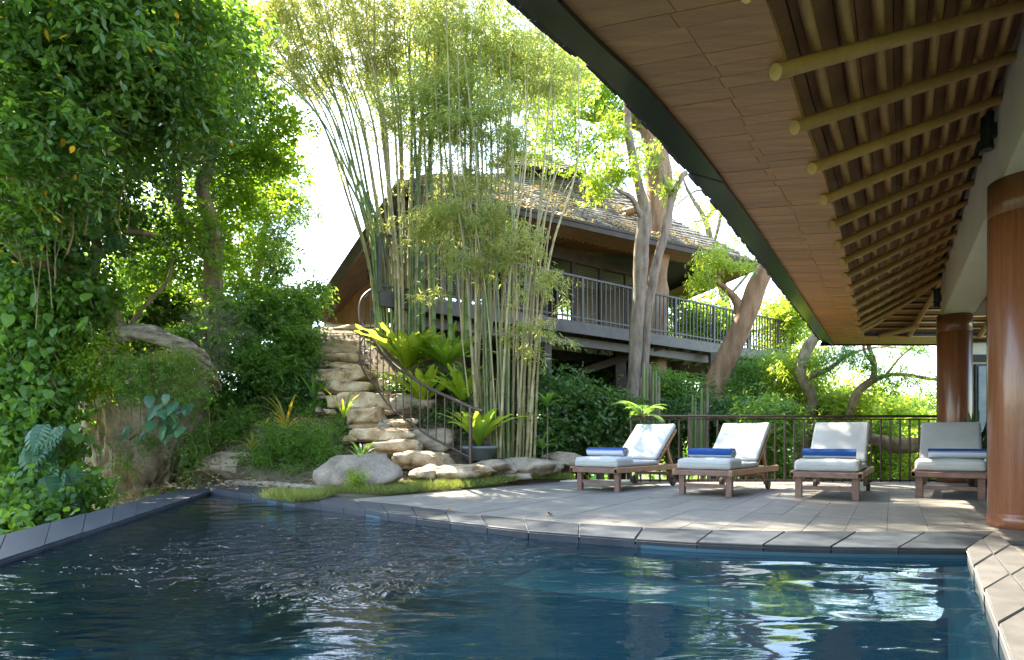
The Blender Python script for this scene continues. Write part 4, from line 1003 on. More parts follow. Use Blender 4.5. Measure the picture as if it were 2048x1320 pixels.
bk = [ell(400,480,13.8,150,120,1,3),ell(310,540,13.5,120,90,.9,1.6),ell(500,300,12.6,75,60,.7,1.3),ell(470,390,13.2,90,70,.8,1.5),ell(555,235,12,45,28,.5,.5),ell(560,320,12.6,40,22,.5,.4),ell(380,260,12.8,110,90,.8,1.4),ell(470,150,12.5,60,90,.8,.8),ell(430,600,11.8,50,40,.2,.22),ell(400,460,11.7,50,50,.2,.35),ell(440,690,11.8,40,30,.2,.2)]
o, cc = foliage('crown', bt, M['backleaf'], bk, 330, 13, .24, 7, .3, .11, .058, 21, SH6, .25, .4, yellow=0)
twigs('twigs', M['bark_moss'], bt, [at(430,270,12), at(412,410,12.2), at(350,300,12), at(426,500,12.4)], cc, 45, .016, 4)
# --- small leaved tree at the edge of the sky
sl = empty('small_leaf_tree', (-5.4,15.5,1.5), label='fine leaved blue green tree rising behind the shrubs, against the white sky', cat='tree')
mb = MB(); pathtube(mb, pp((500,700,15.5,30),(505,600,15.5,22),(520,500,15.5,16),(540,430,15.5,10),(560,390,15.5,6)), 9, 6, .2, 3); pathtube(mb, pp((505,600,15.5,16),(470,520,15.6,12),(450,440,15.6,7)), 8, 5, .2, 3); mb.build('trunk', M['bark_moss'], sl, True)
o, cc = foliage('crown', sl, M['shrub'], [ell(560,395,15.5,62,32,.8,1.4),ell(500,380,15.5,70,60,.9,1.4),ell(540,480,15.3,55,38,.8,1.2),ell(480,540,15.3,80,60,.9,1.4),ell(590,440,15.4,24,12,.4,.25),ell(530,330,15.5,60,24,.7,.6)], 190, 15, .22, 7, .22, .09, .045, 23, SH4, .15, .5)
twigs('twigs', M['bark_moss'], sl, [at(540,430,15.5), at(520,500,15.5), at(470,520,15.6)], cc, 36, .014, 6)
# --- creepers and ivy
def plant(name, label, cat, mat, ells, clumps, per, cr, k, twig, L, W, seed, group=None, stems=None, part='leaves', **kw):
    c = Vector(ells[0][0]); r = empty(name, (c.x,c.y,c.z-ells[0][1][2]), label=label, cat=cat, group=group)
    o, cc = foliage(part, r, mat, ells, clumps, per, cr, k, twig, L, W, seed, **kw)
    if stems:
        n, rt, rr = stems; twigs('stems', M['twig'], r, rt, cc, n, rr, seed)
    return r, cc
plant('creeper', 'dense heart leaved creeper covering the bank left of the rock outcrop', 'creeper', M['shrub'], [ell(70,620,10.6,140,110,.7,2),ell(140,590,11,80,60,.6,1),ell(50,760,10.2,110,130,.7,2),ell(60,900,9.8,120,120,.6,1.4),ell(120,990,9.4,90,60,.5,.7),ell(20,1020,8.6,60,50,.5,.6),ell(30,500,11,110,80,.6,1)], 520, 12, .19, 6, .24, .11, .085, 31, sh=SH6, droop=.7, flat=.25)
plant('creeper', 'bright green trailing vine hanging over the left edge of the rock outcrop', 'creeper', M['yellowleaf'], [ell(185,750,10.5,38,55,.35,1),ell(150,690,10.6,50,45,.4,1),ell(215,690,10.6,30,35,.3,.6)], 70, 10, .14, 6, .2, .07, .05, 32, sh=SH6, droop=.8, flat=.2)
plant('ground_cover', 'small leaved ground cover on top of the rock outcrop', 'ground cover', M['shrub'], [ell(330,735,10.5,110,28,.5,2),ell(270,770,10.3,45,40,.3,1),ell(380,790,10.4,55,60,.35,1.2),ell(300,900,10.7,90,70,.2,.25),ell(400,900,10.8,40,70,.3,.8)], 150, 9, .12, 6, .14, .05, .03, 33, sh=SH4, droop=.4, flat=.3)
plant('dry_grass_tuft', 'dry brown twigs and grass below the dead trunk on the outcrop', 'grass tuft', M['grass'], [ell(330,720,10.4,100,16,.4,2),ell(385,760,10.4,40,30,.3,1)], 50, 12, .12, 6, .2, .13, .008, 34, droop=.5, flat=.1)
plant('ground_cover', 'sparse sprouts and creeping stems on the bare face of the rock outcrop', 'ground cover', M['shrub'], [ell(250,930,10.75,20,26,.12,.5),ell(310,885,10.6,40,16,.12,.6),ell(375,930,10.8,22,40,.15,.7),ell(330,990,10.6,60,14,.15,.8),ell(215,1000,10.7,26,20,.15,.6),ell(405,880,10.9,16,40,.2,.7)], 46, 8, .09, 6, .13, .055, .03, 36, droop=.5, flat=.3)
g = random.Random(77); rv = empty('root_strands', at(300,760,10.4), label='thin pale roots trailing down the face of the rock outcrop', cat='roots')
for i in range(11):
    px = 190+i*22+g.uniform(-8,8); y0 = g.uniform(740,800); pts = [(at(px+g.uniform(-9,9), y0+k*g.uniform(28,46), 10.62-.12*math.sin(k*.6)+abs(px-290)*.0016), .008*(1-.12*k)) for k in range(6)]
    mb = MB(); pathtube(mb, pts, 5, 4); mb.build('root', M['twig'], rv, True)
plant('creeper', 'leafy creeper bank falling away below the far left edge of the pool', 'creeper', M['shrub'], [((-5.9,6.0,-.9),(1.0,2.2,.7),2),((-5.2,3.0,-1.0),(1.0,2.0,.7),1.5),((-7.5,5,-.8),(1.3,3,.9),2),((-4.6,.2,-1.2),(1,2,.7),1)], 260, 12, .25, 6, .26, .13, .09, 37, sh=SH6, droop=.4, flat=.4)
# --- leaf shapes for big single leaves
def lobed(L, W, n=7, bend=.25, cut=.55):
    """split leaf lying along +Y, base at origin"""
    m_ = MB(); g = rnd
    def mid(t): return Vector((0, L*t, -bend*L*t*t))
    for s in (-1,1):
        for i in range(n):
            t0, t1 = i/n*.94+.02, (i+.86)/n*.94+.02; tm = (t0+t1)/2; wv = W/2*math.sin(math.pi*min(1,.18+.80*tm)**.9)*(1.05); wv = max(wv, .12*W)
            a, b = mid(t0), mid(t1); tip = mid(min(tm+.13,1))+Vector((s*wv,.05*L,-.10*wv-.12*wv)); tip2 = mid(min(tm+.05,1))+Vector((s*wv*.9,0,-.1*wv))
            ia = a+(tip2-a)*(1-cut)+Vector((0,-.01*L,0)); ib = b+(tip-b)*(1-cut)
            m_.add([a,b,b+Vector((s*wv*cut,.03*L,.02*L)),tip,tip2,a+Vector((s*wv*cut,.0,.02*L))], [(0,1,2,3,4,5) if s > 0 else (5,4,3,2,1,0)])
    m_.add([mid(.9)+Vector((-.08*W,0,0)),mid(.9)+Vector((.08*W,0,0)),mid(1.04)], [(0,1,2)])
    m_.tube([mid(0)+Vector((0,0,.004)), mid(.5)+Vector((0,0,.006)), mid(1)], [.006,.004,.002], 5)
    return m_
def heart(L, W, bend=.2):
    m_ = MB(); out = [(0,.06),(.22,-.04),(.42,.05),(.5,.25),(.44,.5),(.28,.75),(.1,.93),(0,1.02)]
    pts = [Vector((x*W, y*L, -bend*L*y*y-abs(x)*.12*W)) for x, y in out]
    for s in (1,-1):
        q = [Vector((p.x*s,p.y,p.z)) for p in pts]; c = [Vector((0,L*t,-bend*L*t*t+.0)) for t in (.75,.4,.06)]
        f = [q[0],q[1],q[2],q[3],c[1],c[2]]; f2 = [q[3],q[4],q[5],q[6],q[7],c[0],c[1]]
        for h_ in (f,f2): m_.add(h_, [tuple(range(len(h_))) if s > 0 else tuple(reversed(range(len(h_))))])
    return m_
def frond(L, W, bend, wav=.06, seed=0, n=14):
    """strap frond with pleated wavy edge and midrib; grows along +Y rising along Z"""
    g = random.Random(seed); m_ = MB(); rows_ = []
    a0 = R(72); p = Vector((0,0,0)); a = a0
    for i in range(n+1):
        t = i/n; wd = W/2*(math.sin(math.pi*min(1,t*.86+.11))**.75)*(1 if t < .97 else .3); wd *= (1+wav*math.sin(i*2.1+seed)*1.2)
        if t < .12: wd *= .35+t*5
        up = Vector((0,-math.sin(a),math.cos(a))); rows_.append([p+Vector((-wd,0,0))+up*(.22*wd+wav*L*.25*math.sin(i*1.9+seed)), p+Vector((-wd*.45,0,0))+up*(.06*wd), p, p+Vector((wd*.45,0,0))+up*(.06*wd), p+Vector((wd,0,0))+up*(.22*wd+wav*L*.25*math.cos(i*2.2+seed))])
        p = p+Vector((0,math.cos(a),math.sin(a)))*(L/n); a -= bend/n*(.5+t)
    vs = [v for r_ in rows_ for v in r_]
    m_.add(vs, [(i*5+j,i*5+j+1,(i+1)*5+j+1,(i+1)*5+j) for i in range(n) for j in range(4)])
    return m_
def settint(o, v):
    me = o.data; a = me.attributes.new('tint','FLOAT','FACE'); a.data.foreach_set('value', [min(1,max(0,v+rnd.uniform(-.17,.17)+(.12 if i%4 in (1,2) else -.08))) for i in range(len(me.polygons))]); return o
def place(mb_, name, mat, parent, loc, rz, rx=0., ry=0., tint=.5, smooth=True):
    o = mb_.build(name, mat, None, smooth); settint(o, tint); o.parent = parent
    o.matrix_local = Matrix.Translation(Vector(loc)-parent.location) @ Matrix.Rotation(rz,4,'Z') @ Matrix.Rotation(rx,4,'X') @ Matrix.Rotation(ry,4,'Y'); return o
def nest_fern(label, c, n, L, W, mat, seed, tilt=0., tmin=.1):
    L *= 1.3; W *= .80; n = int(n*1.7); r = empty('nest_fern', c, label=label, cat='fern', group='bird nest ferns beside the stone steps'); g = random.Random(seed)
    for i in range(n):
        ring = i/n; a = i*2.39996+g.uniform(-.2,.2); l_ = L*(1-.35*ring)*g.uniform(.85,1.12)
        place(frond(l_, W*g.uniform(.8,1.2), 1.2*(1-ring*.55)*g.uniform(.6,1.3), .10, seed*50+i), 'frond', mat, r, c+Vector((math.sin(-a)*.04, math.cos(a)*.04, 0)), a, R(-38+42*ring+g.uniform(-12,12)), 0, tmin+g.random()*(.95-tmin))
    return r
nest_fern('glowing yellow green nest fern at the bend of the stair railing', at(815,735,12.3)+Vector((0,0,0)), 19, 1.05, .25, M['fern'], 1)
nest_fern('broad dark green nest fern behind the yellow one, in front of the bamboo', at(893,735,12.5), 24, .95, .22, M['fern_g'], 2)
nest_fern('low yellow nest fern hanging through the balusters of the stair railing', at(845,805,11.95), 15, .85, .20, M['fern'], 3)
nest_fern('small nest fern with long fronds between railing and right bamboo clump', at(925,800,11.6), 12, .75, .17, M['fern'], 5)
pf = empty('potted_nest_fern', at(958,926,10.75), label='nest fern with upright yellow green fronds in a round grey pot by the railing post', cat='potted fern')
c = pf.location = pf.location+Vector((0,0,.05)); m_ = MB(); m_.lathe(c, [(.24,0),(.31,.20),(.335,.20),(.345,.245),(.315,.25),(.30,.20),(.1,.19)], 32); m_.build('pot', M['pot'], pf, True)
g = random.Random(4)
for i in range(22):
    ring = i/22; a = i*2.39996; place(frond(.98*(1-.3*ring)*g.uniform(.85,1.15), .20*g.uniform(.8,1.15), 1.15*(1-ring*.6), .05, 900+i), 'frond', M['fern'] if i%4 else M['fern_g'], pf, c+Vector((0,0,.24)), a, R(-20+20*ring), 0, .1+g.random()*.85)
# --- monstera and big leaved climbers
def bigleaf_plant(name, label, cat, spots, maker, mat, seed, size, pn_='leaf'):
    g = random.Random(seed); c0 = at(*spots[0][:3]); r = empty(name, c0, label=label, cat=cat); mbs = MB()
    for (px,py,Y,rx,ry,n) in spots:
        for i in range(n):
            c = at(px+g.uniform(-rx,rx), py+g.uniform(-ry,ry), Y+g.uniform(-.25,.2)); l_ = size*g.uniform(.75,1.25)
            place(maker(l_), pn_, mat, r, c, math.pi+g.uniform(-1.3,1.3), R(g.uniform(-75,-30)), R(g.uniform(-25,25)), g.random())
            mbs.tube([c, c+Vector((g.uniform(-.1,.1), .18, g.uniform(-.25,-.05)))], .008, 5)
    mbs.build('stems', M['twig'], r, True, kind='stuff'); return r
bigleaf_plant('split_leaf_climber', 'split leaf climber with drooping blue green leaves on the bank left of the outcrop', 'climbing plant', [(95,870,9.3,35,40,10),(75,940,9.2,30,30,7),(120,960,9.1,30,40,8),(100,1000,9.1,50,30,6),(150,1010,9.2,14,20,3)], lambda l: lobed(l,l*.75), M['monstera'], 41, .40)
bigleaf_plant('split_leaf_climber', 'dark split leaf climber high on the fig trunk above the dead log', 'climbing plant', [(205,450,10.3,30,60,9),(170,600,10.6,40,40,4)], lambda l: lobed(l,l*.75), M['shrub_dark'], 42, .36)
bigleaf_plant('heart_leaf_climber', 'cluster of large blue green heart shaped leaves on the face of the rock outcrop', 'climbing plant', [(335,830,9.9,36,32,13),(320,800,10,30,15,4),(268,860,10,22,12,4),(365,825,10.1,18,30,4)], lambda l: heart(l,l*.8), M['monstera'], 43, .22)
bigleaf_plant('heart_leaf_climber', 'large soft green heart shaped leaves spread over the bank at the far left', 'climbing plant', [(40,760,9.6,60,50,14),(90,790,9.7,50,40,10),(120,640,10,60,60,16),(40,660,9.8,50,60,12),(160,870,9.7,20,30,5)], lambda l: heart(l,l*.85), M['shrub'], 44, .20)
# --- shrubs left of the steps
plant('shrub', 'tall leafy green shrub left of the top of the stone steps', 'shrub', M['shrub'], [ell(560,640,12.9,62,55,.6,2),ell(520,600,13.2,50,40,.6,1.2),ell(600,620,13.3,35,40,.5,1),ell(480,640,12.8,55,50,.6,1.3),ell(590,690,12.7,40,40,.5,1)], 150, 14, .17, 7, .24, .12, .04, 51, stems=(26,[at(520,790,12.6),at(560,780,12.6),at(490,790,12.6)],.016), sh=SH6, droop=.35, flat=.4)
plant('shrub', 'leafy branches with broad leaves filling the gap under the arching dead trunk', 'shrub', M['shrub'], [ell(310,705,12.6,80,26,.3,1),ell(260,690,12.2,40,22,.3,.6),ell(400,700,12.2,30,40,.3,.6)], 70, 12, .16, 6, .24, .13, .065, 59, sh=SH6, droop=.4, flat=.3)
plant('shrub', 'bright green bush beside the glass screen above the orange strap plant', 'shrub', M['shrub'], [ell(500,730,12.2,55,50,.5,2),ell(550,750,12.2,45,40,.5,1.2),ell(460,780,12,35,50,.4,1)], 120, 13, .15, 7, .2, .09, .035, 52, stems=(16,[at(500,830,12.1),at(540,830,12.1)],.012), sh=SH6, droop=.3, flat=.4)
plant('fern_bush', 'fine fern like bush directly behind the pool coping left of the boulder', 'shrub', M['shrub'], [ell(560,890,10.6,55,50,.45,2),ell(620,880,10.8,40,52,.45,1.6),ell(655,900,10.7,30,45,.4,1.2),ell(520,920,10.5,35,36,.4,1),ell(600,940,10.4,70,20,.4,1),ell(470,850,11.2,35,40,.4,1),ell(440,870,11.3,25,50,.4,.8)], 210, 14, .11, 8, .17, .045, .02, 53, droop=-.25, flat=.3)
plant('shrub', 'dark leaved plants in the shade between the steps and the green bush', 'shrub', M['shrub_dark'], [ell(600,790,12.3,40,40,.4,2),ell(560,800,12.3,40,25,.4,1),ell(620,750,12.6,22,30,.4,.8)], 80, 12, .14, 6, .2, .11, .035, 54, droop=.2, flat=.3)
plant('shrub', 'thin plant with drooping leaves leaning over the corner of the treehouse roof', 'shrub', M['shrub'], [ell(610,600,14.2,40,18,.4,1),ell(640,580,14.3,22,10,.3,.5),ell(565,540,14.2,22,60,.4,1)], 36, 9, .14, 6, .26, .14, .05, 55, stems=(10,[at(560,680,14)],.012), sh=SH6, droop=.35, flat=.5)
plant('shrub', 'small fresh green sprig growing against the face of the big boulder', 'plant', M['yellowleaf'], [ell(710,962,8.35,20,14,.12,1)], 22, 8, .05, 6, .10, .035, .016, 56, droop=-.3, flat=.3)
def strap_plant(label, cat, c, n, L, W, mat, seed, spread=1., name='strap_leaf_plant', group=None):
    g = random.Random(seed); r = empty(name, c, label=label, cat=cat, group=group)
    for i in range(n):
        a = i*2.39996+g.uniform(-.3,.3); place(frond(L*g.uniform(.65,1.15), W, (1.0+g.random()*1.2)*spread, .0, seed*77+i, 9), 'leaf', mat, r, c, a, R(g.uniform(-30,8)*spread), 0, g.random())
    return r
strap_plant('orange and yellow strap leaved plant arching above the fern bush', 'strap plant', at(572,868,10.9), 20, .85, .05, M['orangeleaf'], 5)
strap_plant('small yellow strap plant at the left edge of the fern bush', 'strap plant', at(505,905,10.6), 9, .6, .045, M['orangeleaf'], 6)
strap_plant('green blades sprouting between the boulder and the lower steps', 'strap plant', at(722,925,9.9), 13, .55, .05, M['palm'], 7, .6)
strap_plant('upright green blades beside the fifth stone step', 'strap plant', at(688,838,11.0), 9, .6, .045, M['yellowleaf'], 8, .6)
strap_plant('green blades in the shade left of the middle steps', 'strap plant', at(628,800,12), 9, .6, .06, M['palm'], 9, .6)
strap_plant('dark purple strap leaves beside the middle steps', 'strap plant', at(640,790,12.1), 10, .35, .05, M['shrub_dark'], 10, .9)
plant('shrub', 'dark broad leaved undergrowth between the nest ferns and the bamboo canes', 'shrub', M['shrub_dark'], [ell(880,860,12.0,60,45,.3,1.4),ell(800,800,12.6,60,40,.3,1),ell(930,850,11.9,30,60,.3,1),ell(900,770,12.7,60,40,.3,1)], 110, 12, .14, 6, .2, .11, .05, 57, sh=SH6, droop=.2, flat=.3)
plant('shrub', 'low mixed green plants on the slope left of the lower steps', 'shrub', M['shrub'], [ell(690,860,11.6,30,40,.3,.8),ell(630,830,12.0,36,26,.3,1),ell(560,820,12.1,60,30,.3,1.2),ell(490,850,11.8,50,40,.3,1.2),ell(640,900,11.2,40,20,.3,.7)], 120, 11, .12, 6, .16, .07, .03, 58, droop=-.1, flat=.3)
# --- grass strip
g = np.random.default_rng(17); n = 30000; t = g.random(n)*1.12-.08; dd = g.random(n)**1.2*1.15
a_, b_ = np.array(gl_a[:2]), np.array(gl_b[:2]); p = a_+(b_-a_)*t[:,None]-np.array(gn[:2])*(dd-.05)[:,None]*np.where(t[:,None] < .9, 1, .6)
nz = np.array([noise.noise(Vector((x*2.2,y*2.2,4))) for x, y in p]); lim = 1.0-.35*np.abs(t-.3)
kp = (dd < lim*(.65+.8*nz+.3)) & ~((p[:,1] < 8.15) & (p[:,0] > -2.35)); p = p[kp]; nz = nz[kp]; n = len(p)
Pg = np.c_[p, np.array([max(hg(x,y),0)+.02 for x,y in p])]; D = g.normal(size=(n,3))*[.6,.6,.2]+[0,0,1]
leafmesh('lawn_grass', Pg, D, g.normal(size=(n,3)), g.uniform(.06,.17,n), g.uniform(.006,.011,n), np.clip(.45+nz+g.normal(size=n)*.2,0,1), M['grass'], kind='stuff')
# --- dry leaves lying on the garden soil
g = np.random.default_rng(5); n = 5200; q = np.c_[g.uniform(-6,1.2,n), g.uniform(8.8,14.5,n)]
kp = np.array([(Vector((x,y,0))-gl_a).dot(gn) < -.1 for x, y in q]); q = q[kp]; n = len(q)
leafmesh('leaf_litter', np.c_[q, np.array([hg(x,y)+.055 for x,y in q])], g.normal(size=(n,3))*[1,1,.25], np.array([0,0,1.])+g.normal(size=(n,3))*.4, g.uniform(.05,.13,n), g.uniform(.015,.05,n), g.random(n), leafmat('dry_litter', (.10,.05,.025), (.38,.27,.12), (.4,.3,.1), .15), kind='stuff')
# --- bamboo
def cane(parent, path, r0, mat, seed):
    """path = picture points (px,py,Y); hollow jointed cane"""
    Q = [Vector(q) for q in crom([tuple(at(*p)) for p in path], 10)]; d = [0.]
    for a, b in zip(Q[:-1], Q[1:]): d.append(d[-1]+(b-a).length)
    T = d[-1]; xs_ = []; z = .1*(seed%3)
    while z < T-.1: xs_ += [z-.012, z, z+.012]; z += .30+.06*math.sin(z)
    xs_ = [0.]+[x for x in xs_ if x > 0.02]+[T]; A = np.array([tuple(q) for q in Q]); da = np.array(d)
    P = np.stack([np.interp(xs_, da, A[:,k]) for k in range(3)], 1); rr = []
    for i, x in enumerate(xs_):
        r = r0*(1-.82*(x/T)**1.5); rr.append(r*(1.26 if 0 < i < len(xs_)-1 and (i-1)%3 == 1 else 1.))
    return MB().tube([Vector(p) for p in P], rr, 7, cap=False).build('cane', mat, parent, True)
bA = empty('bamboo_clump', at(795,690,12.35), label='left bamboo clump fanning out above the yellow nest fern', cat='bamboo', group='bamboo clumps in front of the treehouse')
g = random.Random(21)
for i in range(27):
    f = (i+g.uniform(-.6,.6))/26; bx = 756+f*78+g.uniform(-3,3); Y0 = 12.35+g.uniform(-.3,.35)
    tx = 655+f*200+g.gauss(0,14); ttx = tx+(tx-bx)*1.5+g.gauss(0,26); top = g.uniform(-190,40)
    cane(bA, [(bx,700,Y0),(bx+(tx-bx)*.14,540,Y0),(bx+(tx-bx)*.52,400,Y0-.05),(tx,240,Y0-.2+g.uniform(-.2,.2)),((tx+ttx)/2-8,90,Y0-.4),(ttx,top,Y0-.8)], g.uniform(.024,.042), M['cane'] if g.random() < .6 else M['cane_green'], i)
for i, (ax, s_) in enumerate(((0,0),(10,14),(22,-10))):
    cane(bA, [(757+ax*.4,700,12.3),(750+ax*.4,560,12.2),(732+ax,440,12),(690+ax,350,11.9),(625+ax,215+s_,11.7),(520+ax,125+s_,11.4),(430+ax,95+s_,11)], .032, M['cane_green'], i)
for i, px in enumerate((848,862,868,885,900,925,932)):
    cane(bA, [(px,690,12.2),(px-4+i,560,12.2),(px-10+3*i,420,12.1),(px-20+5*i,250,11.9),(px-34+8*i,60,11.6)], .036 if i%2 else .05, M['cane'] if i%2 else M['cane_green'], i)
bB = empty('bamboo_clump', at(1000,915,11.2), label='right bamboo clump of upright canes in front of the balcony', cat='bamboo', group='bamboo clumps in front of the treehouse')
for i in range(36):
    f = (i+g.uniform(-.9,.9))/35; bx = 942+f*112+g.uniform(-4,4); Y0 = 11.15+g.uniform(-.35,.45); tx = 905+f*190+g.gauss(0,42); by = 935-g.uniform(0,25) if f > .35 else 800+f*250
    top = g.uniform(-200,250); lean = g.gauss(0,24)+(f-.5)*60
    cane(bB, [(bx,by,Y0),(bx+(tx-bx)*.2,700,Y0),(bx+(tx-bx)*.5,500,Y0),(tx,330,Y0-.1),(tx+lean*.6,150,Y0-.3),(tx+lean*1.4,top if top < 120 else 100,Y0-.5)], g.uniform(.013,.031), M['cane'] if g.random() < .65 else M['cane_green'], i)
for i, (a, b, c_) in enumerate(((1052,1078,1110),(1060,1088,1150),(1068,1100,1185),(1045,1100,1240))):
    cane(bB, [(a,930,11.2),(a+10,700,11.2),(b,450,11.1),((b+c_)/2+4,310,11),(c_,190,10.9)], .026 if i < 3 else .012, M['cane'], i)
fa = [ell(520,20,12.2,60,40,.6,.7),ell(585,60,12.2,90,75,.8,1.5),ell(700,20,12.4,160,75,1,2.6),ell(560,150,12.4,55,60,.6,.6),ell(640,150,12.5,70,60,.7,.9),ell(850,70,12,130,95,1,2.4),ell(740,130,12.3,90,70,.8,1.2),ell(780,240,12.2,90,60,.7,.7),ell(660,-120,12,260,90,1.2,1.6),ell(840,330,12.1,50,40,.5,.3)]
foliage('foliage', bA, M['bambooleaf'], fa, 520, 9, .13, 9, .30, .15, .021, 61, droop=.5, flat=.3, arch=.75, shell=.6)
foliage('foliage', bA, M['bambooleaf'], [ell(640,420,12.2,30,90,.5,1),ell(560,520,12.2,20,60,.4,.4),ell(690,330,12.2,40,90,.5,1),ell(770,470,12.2,30,50,.4,.5)], 26, 7, .14, 8, .26, .12, .014, 62, droop=.9, flat=.2)
fb = [ell(970,90,11.4,150,110,1.1,3.2),ell(1080,140,11.4,85,80,.9,1.6),ell(930,230,11.4,100,75,.8,1.6),ell(1010,270,11.3,50,60,.8,.7),ell(870,190,11.5,80,70,.8,1),ell(990,-100,11,250,90,1.2,1.6)]
foliage('foliage', bB, M['bambooleaf_g'], fb, 420, 9, .13, 9, .30, .15, .020, 63, droop=.5, flat=.3, arch=.7, shell=.6)
fl = [ell(900,425,11.2,80,42,.5,1.5),ell(850,455,11.1,42,50,.4,.8),ell(985,430,11,70,45,.5,1.3),ell(950,360,11.2,80,40,.5,1),ell(1000,520,10.9,55,50,.4,1),ell(1085,560,10.8,35,32,.35,.55),ell(1075,650,10.8,40,28,.3,.4),ell(905,520,11,48,35,.4,.55),ell(868,585,11,22,26,.3,.25),ell(1050,480,10.9,55,30,.4,.6),ell(1035,700,10.9,22,40,.3,.2)]
foliage('foliage', bB, M['bambooleaf_g'], fl, 80, 8, .09, 9, .26, .14, .018, 64, droop=.45, flat=.3, arch=.5)
foliage('foliage', bB, M['bambooleaf'], fl, 85, 8, .09, 9, .26, .14, .018, 65, droop=.45, flat=.3, arch=.5)
# --- trees around the treehouse
ft = empty('forked_tree', (3.1,14.4,-.6), label='slender grey tree forking in front of the treehouse balcony', cat='tree')
mb = MB()
pathtube(mb, pp((1262,860,14.4,34),(1266,780,14.4,26),(1272,680,14.4,27),(1279,580,14.4,27),(1284,490,14.3,28),(1290,430,14.3,27),(1280,380,14.2,19),(1268,330,14.1,18),(1258,270,14,16),(1254,215,13.9,14),(1250,120,13.8,11)), 12, 6, .18, 2)
pathtube(mb, pp((1288,440,14.3,18),(1276,420,14.2,12),(1262,395,14,10),(1235,380,13.8,7),(1210,360,13.6,4)), 8, 5, .15, 3)
pathtube(mb, pp((1285,860,14.6,26),(1288,740,14.6,20),(1292,660,14.6,21),(1300,590,14.5,19),(1312,530,14.4,18),(1330,460,14.3,17),(1343,400,14.2,15),(1362,355,14.1,13),(1372,345,14.1,12)), 11, 6, .15, 4)
pathtube(mb, pp((1346,395,14.2,12),(1330,370,14.1,9),(1325,330,14,6)), 7, 5, .15, 5)
mb.build('trunk', M['bark_grey'], ft, True)
o, cc = foliage('crown', ft, M['yellowleaf'], [ell(1235,345,13.8,60,28,.5,1),ell(1190,375,13.7,30,22,.4,.4),ell(1310,290,14,40,22,.4,.2),ell(1230,270,14,40,40,.5,.6),ell(1335,378,14.2,12,9,.2,.2)], 60, 9, .13, 7, .22, .10, .04, 71, sh=SH6, droop=.5, flat=.4)
twigs('twigs', M['bark_grey'], ft, [at(1262,395,14), at(1258,270,14), at(1210,360,13.6)], cc, 22, .010, 7)
tt = empty('tall_tree', (4.6,18.5,-1), label='thick orange barked tree rising through the treehouse roof', cat='tree')
mb = MB()
pathtube(mb, pp((1300,880,18.6,70),(1302,760,18.6,62),(1306,640,18.5,56),(1311,520,18.5,50),(1318,420,18.4,52),(1316,330,18.3,50),(1306,270,18.2,46),(1285,215,18,38),(1262,160,17.8,30),(1230,60,17.5,22)), 16, 6, .22, 5)
pathtube(mb, pp((1300,260,18.2,30),(1250,235,18.3,24),(1205,235,18.4,20),(1150,225,18.5,14),(1100,170,18.5,9)), 10, 6, .2, 6)
pathtube(mb, pp((1245,238,18.3,20),(1200,215,18.6,15),(1160,195,18.8,10)), 9, 6, .2, 6)
pathtube(mb, pp((1318,420,18.4,24),(1270,420,18.8,16),(1210,440,19.2,12),(1180,480,19.4,8)), 9, 5, .2, 6)
mb.build('trunk', M['bark_brown'], tt, True)
o, cc = foliage('added_high_crown', tt, M['backleaf'], [((-.8,14.4,9.2),(3.2,1.1,1.1),1)], 95, 10, .26, 7, .34, .13, .06, 79, sh=SH6, droop=.3, flat=.4)  # extra foliage added to break the sun into dapples on the loungers
o, cc = foliage('crown', tt, M['backleaf'], [ell(1150,170,18,110,55,1.2,2),ell(1230,220,17.8,70,45,1,1),ell(1110,260,18,70,50,1,1),ell(1200,90,18,120,60,1.2,1.6),ell(1170,310,18.2,40,30,.8,.6),ell(1290,330,18,30,30,.6,.2),ell(1300,130,17.5,80,60,1,1)], 170, 12, .28, 7, .34, .13, .06, 72, sh=SH6, droop=.3, flat=.4)
twigs('twigs', M['bark_grey'], tt, [at(1250,235,18.3), at(1150,225,18.5), at(1262,160,17.8)], cc, 50, .02, 8)
lt = empty('leaning_tree', (6.2,16.2,-1.5), label='thick bare trunk leaning across the right end of the balcony', cat='tree')
mb = MB()
pathtube(mb, pp((1395,860,16.4,64),(1428,775,16.3,48),(1455,715,16.2,43),(1478,660,16.1,40),(1500,610,16,39),(1515,570,15.9,37),(1535,530,15.8,33),(1590,440,15.6,28),(1680,320,15.4,26)), 16, 6, .16, 9)
pathtube(mb, pp((1480,625,16.1,26),(1476,608,16,20),(1462,588,15.9,14),(1435,565,15.7,9),(1410,555,15.6,6)), 9, 5, .15, 9)
mb.build('trunk', M['bark_brown'], lt, True)
o, cc = foliage('crown', lt, M['yellowleaf'], [ell(1425,510,15.6,45,20,.4,1),ell(1412,555,15.5,26,32,.35,.8),ell(1470,530,15.6,30,22,.4,.6),ell(1390,560,15.6,10,22,.3,.3)], 44, 8, .13, 7, .22, .11, .032, 73, sh=SH6, droop=.7, flat=.35)
twigs('twigs', M['bark_grey'], lt, [at(1435,565,15.7), at(1410,555,15.6)], cc, 18, .010, 9)
